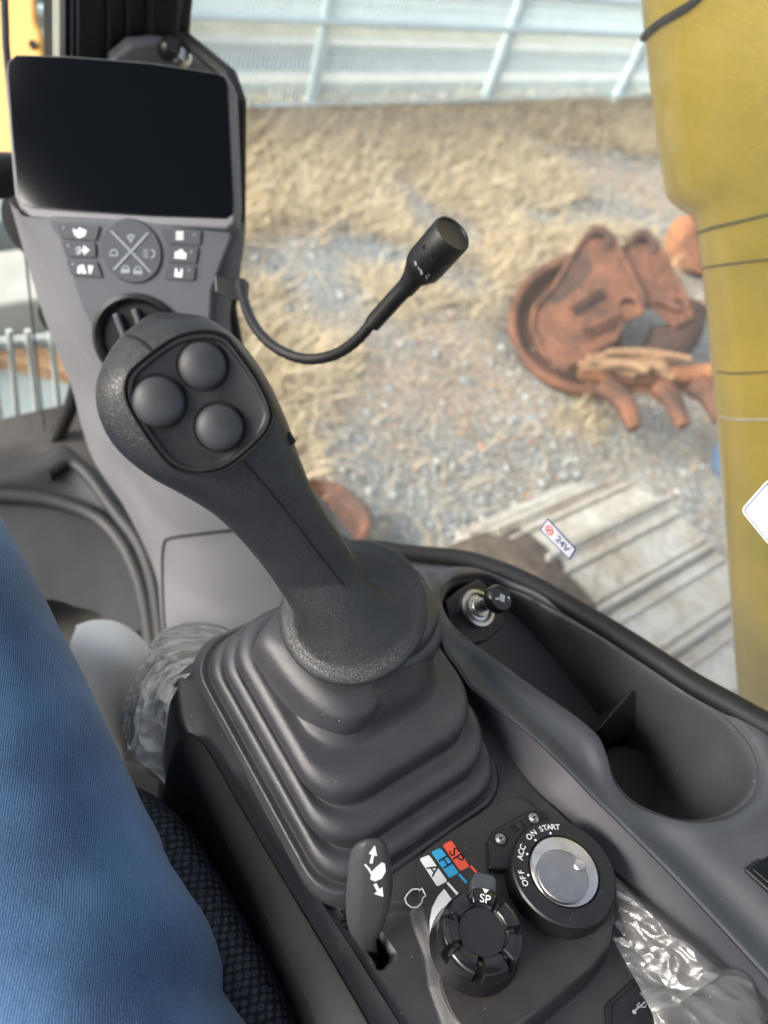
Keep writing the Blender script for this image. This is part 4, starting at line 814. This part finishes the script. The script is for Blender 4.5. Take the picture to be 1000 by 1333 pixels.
q = ring2(1.018, .0007); mesh('plate_seam', *tube(np.vstack([q, q[:2]]), .0005, 6, False), 'void_black', boot)
for x, y, r_ in ((264, 476, .0098), (207, 523, .0106), (286, 556, .0099)):
    c = onplane(PF, x, y); nb_ = PF[1]
    b = mesh('button', *cyl(c, nb_, [(r_, -.003), (r_ * 1.0, .0014)] + [(r_ * math.cos(t), .0014 + .0046 * math.sin(t)) for t in np.linspace(.15, 1.54, 14)], 44), 'button_rubber', boot)
    V, F = cyl(c, nb_, [(r_ * 1.12, -.002), (r_ * 1.12, .0001), (r_ * 1.05, -.0001), (r_ * 1.05, -.002)], 44); mesh('button_ring', V, F[:-2], 'void_black', b)
# shank cover with its seam
for pts, r_ in (([(318, 600), (345, 632), (385, 682), (420, 728), (448, 762), (462, 769), (476, 764)], .0005), ([(166, 437), (176, 440), (190, 450), (202, 462)], .0008)):
    q = [hit(GT, x, y, .00005) for x, y in cr([(a, b, 0) for a, b in pts], 40)[:, :2]]; mesh('grip_seam', *tube([p for p in q if p is not None], r_, 6), 'void_black', boot)
p = hit(GT, 380, 577, 0)
if p is not None: mesh('screw_hole', *tube([p, p + nrm(gax) * .005], .0022, 10), 'void_black', boot)

# throttle dial
dial = thing('throttle_dial', 'glossy black fluted throttle dial marked SP beside the key switch', 'dial', LP(618, 1238))
dc_ = LP(617, 1232); 
# align axis: base on the panel
V, F = cyl(dc_, NP, [(.0248, 0), (.0248, .002), (.0235, .004), (.0225, .010)], 56); mesh('dial_skirt', V, F, 'gloss_black', dial)
s0, u0 = frame(NP, (0, 1, .2)); up_im = LP(618, 1190) - dc_; ang0 = math.atan2(up_im.dot(u0), up_im.dot(s0)) - .05
def fl(r, h, g, n=168):
    out = []
    for k in range(n):
        a = 2 * math.pi * k / n; t = ((a - ang0) / (2 * math.pi / 7) + .5) % 1 - .5; gr = sstep((abs(t) - .375) / .05); out.append(dc_ + NP * h + (r - g * gr) * (math.cos(a) * s0 + math.sin(a) * u0))
    return np.array(out)
def fl2(r, h, g, d, n=168):
    out = []
    for k in range(n):
        a = 2 * math.pi * k / n; t = ((a - ang0) / (2 * math.pi / 7) + .5) % 1 - .5; gr = sstep((abs(t) - .375) / .05); out.append(dc_ + NP * (h - d * gr) + (r - g * gr) * (math.cos(a) * s0 + math.sin(a) * u0))
    return np.array(out)
V, F = loft([fl(.0228, .004, .002), fl(.0225, .010, .0035), fl(.0222, .0195, .0042), fl(.0215, .0215, .0044), fl2(.0203, .0225, .0044, .0012), fl2(.0140, .0228, .001, .004), fl2(.0130, .0222, .0003, .003), fl(.0122, .0200, 0), fl(.004, .0198, 0)], False, True); kn = mesh('dial_knob', V, F, 'gloss_black', dial)
KT = bvh(kn); au = math.cos(ang0) * s0 + math.sin(ang0) * u0; ar = np.cross(au, NP)
tc_ = dc_ + NP * .0231 + au * .0152
text('SP', .0064, dc_ + NP * .0231 + au * .0158, ar, NP, 'print_white', dial, bold=.005)
mesh('pointer', *slab([dc_ + NP * .023 + au * .0212 - ar * .0018, dc_ + NP * .023 + au * .0212 + ar * .0018, dc_ + NP * .023 + au * .0187], NP, .0002, .0003), 'print_white', dial, smooth=False)
mesh('pointer_cap', *slab([dc_ + au * a + ar * b for a, b in ((.0218, -.0068), (.0300, -.0064), (.032, -.0045), (.032, .0045), (.0300, .0064), (.0218, .0068))], NP, .012, .0195), 'button_grey', dial, smooth=False, bevel=.0012)

# key switch
key = thing('key_switch', 'black ring ignition switch lettered OFF ACC ON START with silver centre', 'key switch', LP(722, 1160))
kc = onplane(PLG, 725, 1148, .0148) - NP * .0148
V, F = cyl(kc, NP, [(.0318, 0), (.0318, .004), (.0305, .006), (.0308, .012), (.0308, .0138), (.0298, .0148), (.0212, .0150), (.0208, .0142), (.0205, .010)], 80); mesh('ring_body', V, F, 'satin_black', key)
V, F = cyl(kc, NP, [(.0202, .009), (.0202, .0148), (.0195, .0156), (.0, .0158)], 64); mesh('metal_plate', V, F, 'zinc', key)
k0 = (kc + NP * .0155, NP); bc = onplane((kc + NP * .0192, NP), 733, 1139) - NP * .0037
V, F = cyl(bc, NP, [(.0150, .0), (.0150, .0032), (.0144, .0037), (.0, .0038)], 56); mt = mesh('shutter_disc', V, F, 'disc_metal', key)
pc_ = onplane((bc + NP * .0040, NP), 754, 1126); V, F = cyl(pc_, NP, [(.0036, -.003), (.0036, .0004), (.0031, .0012), (0, .0013)], 24); mesh('rivet', V, F, 'zinc', key)
def ringtxt(s, angc, step, rad=.0258, size=.0068):
    for i, ch in enumerate(s):
        a = math.radians(angc - (i - (len(s) - 1) / 2) * step); d_ = math.cos(a) * rx_ + math.sin(a) * ry_; text(ch, size, kc + NP * .0152 + d_ * rad, np.cross(d_, NP), NP, 'print_white', key, bold=.012)
rx_ = nrm(onplane(k0, 760, 1148) - onplane(k0, 690, 1148)); ry_ = np.cross(NP, rx_)
ringtxt('OFF', 189, 6.8, size=.0047); ringtxt('ACC', 156, 7.2, size=.0047); ringtxt('ON', 126, 9, size=.0047); ringtxt('START', 97, 6, size=.0047)
for a in (179, 147, 119, 90):   # small position marks inside the lettering
    a_ = math.radians(a + 8); d_ = math.cos(a_) * rx_ + math.sin(a_) * ry_; V, F = cyl(kc + NP * .0149 + d_ * .0223, NP, [(.0007, 0), (.0007, .0003), (0, .0003)], 10); mesh('position_mark', V, F, 'print_white', key)
kb = [(634, 1136), (632, 1100), (638, 1088), (650, 1080), (680, 1064), (694, 1060), (702, 1064), (706, 1080), (720, 1100), (690, 1140)]
mesh('bracket', *slab([LP(x, y, .006) for x, y in kb], NP, .008, .0), 'satin_black', key, smooth=False, bevel=.0012)
for x, y in ((648, 1099), (691, 1072)):
    c = LP(x, y, .006); V, F = cyl(c, NP, [(.0048, -.001), (.0048, .0002), (.0044, .0004), (0, .0004)], 24); mesh('screw_well', V, F, 'void_black', key)
    V, F = cyl(c, NP, [(.0032, .0), (.0032, .0012), (.002, .0018), (0, .0019)], 20); sc_ = mesh('screw', V, F, 'zinc', key)
    for a in (.4, .4 + math.pi / 2): d_ = math.cos(a) * rx_ + math.sin(a) * ry_; mesh('screw_slot', *box(c + NP * .0019, .0036, .0007, .0003, [d_, np.cross(NP, d_), NP]), 'void_black', sc_, smooth=False)
mesh('bracket_slot', *slab([LP(x, y, .0062) for x, y in [(660, 1082), (676, 1074), (683, 1082), (667, 1091)]], NP, .001, .0), 'void_black', key, smooth=False)
mesh('slot_post', *slab([LP(x, y, .0066) for x, y in [(668, 1079), (673, 1077), (677, 1083), (672, 1085)]], NP, .001, .0), 'side_plastic', key, smooth=False)

# blade lever
lev = thing('blade_lever', 'grey slotted finger lever with white arrow symbols left of the dial', 'lever', H(485, 1235, .46))
pr = [((472, 1093), (492, 1091)), ((461, 1101), (502, 1098)), ((455, 1118), (508, 1118)), ((452, 1145), (512, 1146)), ((450, 1172), (509, 1172)), ((451, 1196), (503, 1196)), ((456, 1214), (497, 1212)), ((466, 1228), (490, 1226)), ((478, 1250), (494, 1246))]
dp = [.372, .373, .376, .382, .388, .394, .400, .407, .425]; tkl = [.003, .006, .0075, .008, .008, .0078, .007, .006, .004]
Ls = cr([D(*p[0], d) for p, d in zip(pr, dp)], 40); Rs = cr([D(*p[1], d) for p, d in zip(pr, dp)], 40); tk = np.interp(np.linspace(0, 8, 40), range(9), tkl); Rg = []
for i in range(40):
    C_ = (Ls[i] + Rs[i]) / 2; half = (Rs[i] - Ls[i]) / 2; hw = np.linalg.norm(half); hd = half / hw; vd = nrm(C_ - CAM); w = nrm(vd - vd.dot(hd) * hd); ring = []
    for cx_, cy_ in ((-1, .1), (-.97, -.1), (-.7, -.62), (-.5, -.86), (-.32, -.98), (-.2, -1.0), (.6, -.78), (.84, -.62), (.96, -.3), (1, .0), (.96, .4), (.8, .8), (.3, 1), (-.5, 1), (-.88, .7), (-.97, .35)): ring.append(C_ + hd * hw * cx_ + w * tk[i] * cy_)
    Rg.append(np.array(ring))
V, F = loft(Rg); lb_ = mesh('lever_blade', V, F, 'lever_grey', lev); LT = bvh(lb_)
def onlev(name, pts):
    q = [hit(LT, x, y, .00025) for x, y in pts]; mesh(name, np.array(q), [list(range(len(q)))], 'print_white', lev, smooth=False)
onlev('arrow', [(481, 1123), (484, 1112), (480, 1111), (488, 1100), (491, 1114), (487, 1113), (485, 1124)])
onlev('arrow', [(486, 1151), (490, 1149), (494, 1157), (498, 1154), (499, 1167), (487, 1163), (491, 1160)])
onlev('blade_symbol', [(484, 1134), (490, 1128), (497, 1122), (501, 1124), (502, 1134), (497, 1143), (488, 1147), (482, 1144)])
for k in range(3): onlev('blade_symbol', [(474 + k * 2.6, 1125 + k * 2.5), (476 + k * 2.6, 1124 + k * 2.5), (482 + k * 1.5, 1131 + k * 3.5), (480.5 + k * 1.5, 1133 + k * 3.5)])
for x, y in ((453, 1180), (457, 1184), (452, 1190), (460, 1192), (456, 1198), (450, 1198), (455, 1206), (449, 1186)):
    q = LP(x - 1, y, 0); q = hit(PT, x - 3, y, .001)
    if q is not None: V, F = cyl(q, NP, [(.0014, -.001), (.0014, .0005), (.0008, .0012), (0, .0013)], 10); mesh('turtle_symbol', V, F, 'gloss_black', lev)

# cigarette lighter
cig = thing('cigarette_lighter', 'silver socket with black pull knob at the front of the tray', 'lighter', lg + np.array([0, 0, -.03]))
an = nrm([.12, -.32, 1]); pk = D(622, 792, .578); 
plp = [(584, 779), (605, 763), (628, 752), (634, 756), (658, 790), (662, 812), (640, 832), (610, 838), (592, 812)]
PG = (pk, an)
mesh('mount_plate', *slab([onplane(PG, x, y, -.004) for x, y in plp], an, .03), 'satin_black', cig, smooth=False, bevel=.0015)
V, F = cyl(pk, an, [(.0155, -.006), (.0155, .000), (.0145, .002), (.012, .0022), (.0112, 0), (.0112, -.004)], 40); mesh('socket_ring', V, F[:-2], 'brushed_metal', cig)
V, F = cyl(pk, an, [(.0112, -.003), (.0095, -.0025), (.0095, .001), (.0078, .0015), (.0078, .004), (0, .0045)], 36); mesh('element', V, F, 'brushed_metal', cig)
V, F = cyl(pk, an, [(.0045, .002), (.0045, .016), (.0085, .018), (.0105, .021), (.0108, .026), (.0095, .0285), (.0078, .0285), (.0074, .0278), (0, .0278)], 36); knb = mesh('pull_knob', V, F, 'gloss_black', cig); LK = bvh(knb)
tcn = pk + an * .0281; ax_ = nrm(onplane((tcn, an), 650, 786) - onplane((tcn, an), 640, 782)); ay_ = np.cross(an, ax_)
mesh('smoke_symbol', *join([box(tcn + ax_ * a + ay_ * b, w1, w2, .0002, [nrm(ax_ * math.cos(t) + ay_ * math.sin(t)), nrm(ay_ * math.cos(t) - ax_ * math.sin(t)), an]) for a, b, w1, w2, t in ((-.003, -.0018, .0035, .001, .5), (0, 0, .004, .001, 1.57), (.0016, .0006, .004, .0008, 1.57), (.003, .0004, .0045, .0008, 1.57), (.0014, .0026, .004, .0007, 0), (.0014, -.002, .004, .0007, 0))]), 'print_white', knb, smooth=False)

# usb cover and tray lid
us_ = thing('usb_cover', 'square black socket cover with USB symbol under torn plastic', 'socket cover', LP(830, 1310, -.02))
PU = (LP(830, 1310, -.022), NP)
mesh('cover_frame', *sh(PU, outline_rect([(788, 1307), (828, 1270), (900, 1310), (900, 1400), (840, 1400), (790, 1340)], 6), .0, .006), 'satin_black', us_, smooth=False, bevel=.001)
mesh('cover_flap', *sh(PU, outline_rect([(796, 1308), (829, 1280), (890, 1315), (890, 1390), (840, 1390), (797, 1338)], 5), .002, .006), 'satin_black', us_, smooth=False, bevel=.0008)
def onu(x, y, o=.0022): return onplane(PU, x, y, o)
trd = [tube([onu(824, 1318), onu(838, 1306)], .0004, 6), tube([onu(828, 1315), onu(828, 1310), onu(831, 1307)], .0003, 6), tube([onu(831, 1312), onu(838, 1313), onu(840, 1309)], .0003, 6)]
V, F = cyl(onu(824, 1319), NP, [(.0011, 0), (.0011, .0003), (0, .0003)], 12); trd.append((V, F)); mesh('usb_symbol', *join(trd), 'print_grey', us_, smooth=False)
td = thing('tray_lid', 'dark glossy lid edge at the right border of the console', 'lid', DK(1010, 1130))
PD = (DK(995, 1128, .001), nrm([-.2, .3, 1]))
mesh('lid_frame', *sh(PD, outline_rect([(968, 1130), (1030, 1085), (1090, 1150), (1040, 1195)], 4), .0, .004), 'satin_black', td, smooth=False, bevel=.0008)
mesh('lid_panel', *sh(PD, outline_rect([(976, 1131), (1030, 1094), (1080, 1150), (1038, 1184)], 4), .0018, .004), 'screen_glass', td, smooth=False, bevel=.001)

# ================================================================== plastic films
def crumple(p, s, a, seed=0): v = Vector(((p[0] + p[1]) * s * .85 + seed, (p[1] - p[0]) * s * .4, p[2] * s)); n1 = noise.noise(v); n2 = noise.noise(v * 2.3); return a * ((1 - abs(n1) * 2) + .5 * (1 - abs(n2) * 2))
def film(name, curves, n, m, mt, parent, s=60, a=.004, seed=0, label=None):
    V, F, UV = patch(curves, n, m); tow = np.array([nrm(CAM - v) for v in V]); d = np.array([crumple(v, s, a, seed) for v in V]); return mesh(name, V + tow * d[:, None], F, mt, parent, label=label)
wr = thing('plastic_wrap', 'torn clear plastic film lying beside the key switch over the socket cover', 'plastic film', LP(900, 1260, -.02))
film('film_strip', [[LP(*p) for p in [(786, 1122, -.002), (830, 1160, -.004), (880, 1200, -.004), (925, 1238, -.004), (950, 1262, -.004)]], [LP(*p) for p in [(795, 1150, .002), (838, 1188, .002), (872, 1218, .003), (905, 1250, .004), (930, 1275, .003)]], [LP(*p) for p in [(803, 1185, -.012), (830, 1215, -.014), (850, 1240, -.012), (875, 1270, -.012), (890, 1300, -.012)]]], 90, 40, 'wrap_film', wr, 62, .0022, 1)
film('film_strip', [[LP(*p) for p in [(808, 1200, -.018), (830, 1240, -.018), (850, 1275, -.018), (862, 1300, -.018)]], [LP(*p) for p in [(840, 1215, -.013), (862, 1245, -.012), (885, 1272, -.012), (900, 1300, -.012)]]], 60, 24, 'wrap_film', wr, 70, .002, 5)
film('torn_piece', [[LP(*p) for p in [(842, 1283, -.012), (856, 1278, -.01), (885, 1279, -.008), (915, 1268, -.004), (950, 1260, -.002), (978, 1268, -.003), (990, 1290, -.006)]], [LP(*p) for p in [(850, 1296, -.010), (868, 1300, -.006), (895, 1300, -.004), (925, 1295, -.002), (955, 1290, 0), (985, 1300, -.002), (1002, 1315, -.006)]], [LP(*p) for p in [(862, 1318, -.012), (878, 1325, -.008), (900, 1330, -.006), (930, 1330, -.004), (960, 1330, -.003), (990, 1335, -.004), (1010, 1345, -.008)]], [LP(*p) for p in [(862, 1345, -.014), (880, 1360, -.012), (905, 1365, -.01), (935, 1365, -.009), (965, 1368, -.008), (995, 1370, -.009), (1020, 1375, -.012)]]], 110, 70, 'wrap_film', wr, 58, .0022, 9)
bag = thing('plastic_bag', 'crumpled translucent plastic bag tucked between seat and console', 'plastic bag', D(210, 940, 0.555))
film('bag_film', [DC([(160, 960, 0.515), (162, 920, 0.535), (176, 880, 0.555), (200, 835, 0.575), (232, 814, 0.595), (275, 812, 0.615), (314, 826, 0.625)]), DC([(180, 985, 0.485), (182, 935, 0.495), (198, 895, 0.505), (222, 862, 0.525), (248, 845, 0.545), (285, 838, 0.565), (318, 836, 0.585)]), DC([(215, 1020, 0.475), (212, 960, 0.475), (222, 915, 0.475), (240, 885, 0.485), (262, 868, 0.505), (292, 855, 0.525), (322, 845, 0.555)])], 110, 70, 'bag_film', bag, 38, .008, 2)
film('bag_film', [DC([(165, 990, 0.555), (170, 930, 0.575), (190, 890, 0.595), (220, 850, 0.635), (260, 835, 0.675), (312, 835, 0.695)]), DC([(240, 1040, 0.535), (240, 960, 0.535), (250, 910, 0.555), (265, 880, 0.585), (290, 860, 0.615), (330, 850, 0.655)])], 80, 60, 'bag_film', bag, 34, .009, 6)
mesh('bag_lip', *tube(cr(DC([(196, 842, 0.555), (215, 822, 0.565), (245, 812, 0.575), (278, 813, 0.585), (300, 820, 0.595), (313, 828, 0.605)]), 30), .0016, 8), 'bag_film', bag)
# white cloth
cl = [DC([(105, 826, .72), (125, 820, .72), (150, 823, .72), (172, 838, .72), (190, 858, .72)]), DC([(104, 845, .68), (125, 842, .66), (150, 845, .66), (168, 858, .67), (183, 875, .70)]), DC([(115, 880, .67), (130, 880, .65), (148, 885, .65), (162, 893, .66), (174, 903, .69)]), DC([(130, 930, .68), (140, 932, .66), (150, 935, .66), (160, 940, .67), (166, 945, .69)]), DC([(140, 970, .7), (150, 975, .69), (155, 978, .69), (160, 980, .69), (166, 985, .7)])]
V, F, UV = patch(cl, 30, 40); o = mesh('white_cloth', V, F, 'white_cloth'); o.modifiers.new('s', 'SOLIDIFY').thickness = .01; tag(o, 'smooth white cloth bundle between the knee and the plastic bag', 'cloth')

# ================================================================== seat
seat = thing('operator_seat', 'black woven fabric operator seat under the blue jeans', 'seat', (-.15, -.1, CZ - .95))
rows = []
for t in np.linspace(0, 1, 70):
    y = -.45 + t * .645; k = 1 - max(0, (t - .84) / .16) ** 2.4; pr_ = []
    e = .099 - .05 * (1 - k) - .012 * sstep((t - .7) / .3)
    top_ = CZ - .487 - .06 * (1 - k)
    for x, z in ((e, -.16), (e, -.10), (e + .001, -.05), (e, -.022), (e - .005, -.008), (e - .015, .0), (e - .03, -.002), (e - .05, -.012), (e - .09, -.035), (e - .2, -.045), (e - .42, -.035), (e - .5, -.002), (e - .53, -.03), (e - .53, -.16)): pr_.append((x, y + .03 * (1 - k) * 0, top_ + z))
    rows.append(cr(pr_, 70))
G = np.array(rows); V, F, UV = grid(G); mesh('cushion', V, F, 'seat_weave', seat, uv=UV)
fr = [tuple(p) for p in G[-1]]; mesh('cushion_front', np.array(fr), [list(range(len(fr)))], 'seat_weave', seat)
mesh('cushion_seam', *tube(G[52][:22] + [0.0004, 0, .0004], .0012, 6), 'void_black', seat)
mesh('seat_base', *box((-.15, -.12, CZ - .85), .42, .5, .4), 'satin_black', seat, smooth=False, bevel=.02)

# ================================================================== person (legs only in reach of the lens)
per = thing('person', 'seated person in blue denim jeans with the right thigh beside the console', 'person', (-.03, .3, CZ - 1.05))
def leg(xo, mirror=1):
    P = [(-.06, -.34, -.60), (-.045, -.22, -.575), (-.035, -.10, -.545), (-.028, .02, -.515), (-.025, .12, -.492), (-.023, .20, -.474), (-.022, .28, -.462), (-.022, .35, -.47), (-.024, .385, -.51), (-.028, .385, -.59), (-.032, .37, -.72), (-.032, .34, -.85), (-.032, .34, -.97)]
    r = [.115, .112, .106, .099, .094, .09, .086, .082, .078, .075, .074, .07, .068]
    P = cr([np.array([mirror * p[0] + xo, p[1], p[2] + CZ]) for p in P], 130); r = np.interp(np.linspace(0, 12, 130), range(13), r); T = np.gradient(P, axis=0); u = np.array([1., 0, 0]); Rg = []; UVs = []; s = 0
    for i in range(130):
        t = nrm(T[i]); u = nrm(u - u.dot(t) * t); w = np.cross(t, u); ring = []
        if i: s += np.linalg.norm(P[i] - P[i - 1])
        for k in range(96):
            a = 2 * math.pi * k / 96; q = P[i] + r[i] * (math.cos(a) * u + math.sin(a) * w)
            f_ = sstep((.17 - (q[1])) / .2) * .0115 + .0015
            n1 = noise.noise(Vector((q[0] * 7, q[1] * 11 + q[0] * 9, q[2] * 7))); n2 = noise.noise(Vector((q[0] * 22 + 4, q[1] * 30 + q[0] * 25, q[2] * 18)))
            n3 = noise.noise(Vector((q[0] * 5 + 9, q[1] * 26 + q[0] * 22, q[2] * 6))); vv = q[1] + .45 * q[0] + .012 * n1 + .006 * n2; cr_ = sum(A_ * math.exp(-((vv - v0) / w_) ** 2) for v0, w_, A_ in ((.085, .013, .0035), (.045, .010, -.004), (.018, .012, .0065), (-.022, .014, -.006), (-.05, .012, .005))) * sstep((w.dot(q - P[i]) * (1 if w[2] > 0 else -1) / r[i] + .2) / .6); dd = .75 * cr_ + .65 * f_ * ((1 - 2 * abs(n1)) * .55 + .3 * n2 + .5 * sstep(1 - 2.2 * abs(n3)) - .15); ring.append(q + (q - P[i]) / r[i] * dd); UVs.append((a * .09, s))
        Rg.append(np.array(ring))
    V, F = loft(Rg); return V, F, UVs
V, F, U_ = leg(0); jn = mesh('jeans_leg', V, F, 'denim', per, uv=U_); JT = bvh(jn)
V, F, U_ = leg(-.30, -1); mesh('jeans_leg', V, F, 'denim', per, uv=U_)
V, F = cyl((-.15, -.36, CZ - .6), (1, 0, 0), [(.0, -.2), (.1, -.19), (.125, -.1), (.13, 0), (.125, .1), (.1, .19), (0, .2)], 40); mesh('jeans_seat', V, F, 'denim', per)
for x in (-.032, -.268):
    mesh('boot', *loft([[(x + w_ * math.cos(a), y_, CZ - 1.062 + hgt * .5 + hgt * .5 * math.sin(a)) for a in np.linspace(0, 2 * math.pi, 24, endpoint=False)] for y_, w_, hgt in ((.28, .03, .06), (.30, .042, .10), (.36, .045, .11), (.44, .045, .075), (.52, .046, .06), (.56, .035, .05), (.575, .012, .03))]), 'shoe', per)
q = [hit(JT, x, y, .0006) for x, y in cr([(a, b, 0) for a, b in [(20, 694), (50, 722), (80, 775), (102, 835), (116, 880)]], 30)[:, :2]]
q = [p for p in q if p is not None]
if len(q) > 4: mesh('side_seam', *tube(q, .0012, 6), 'denim', per)
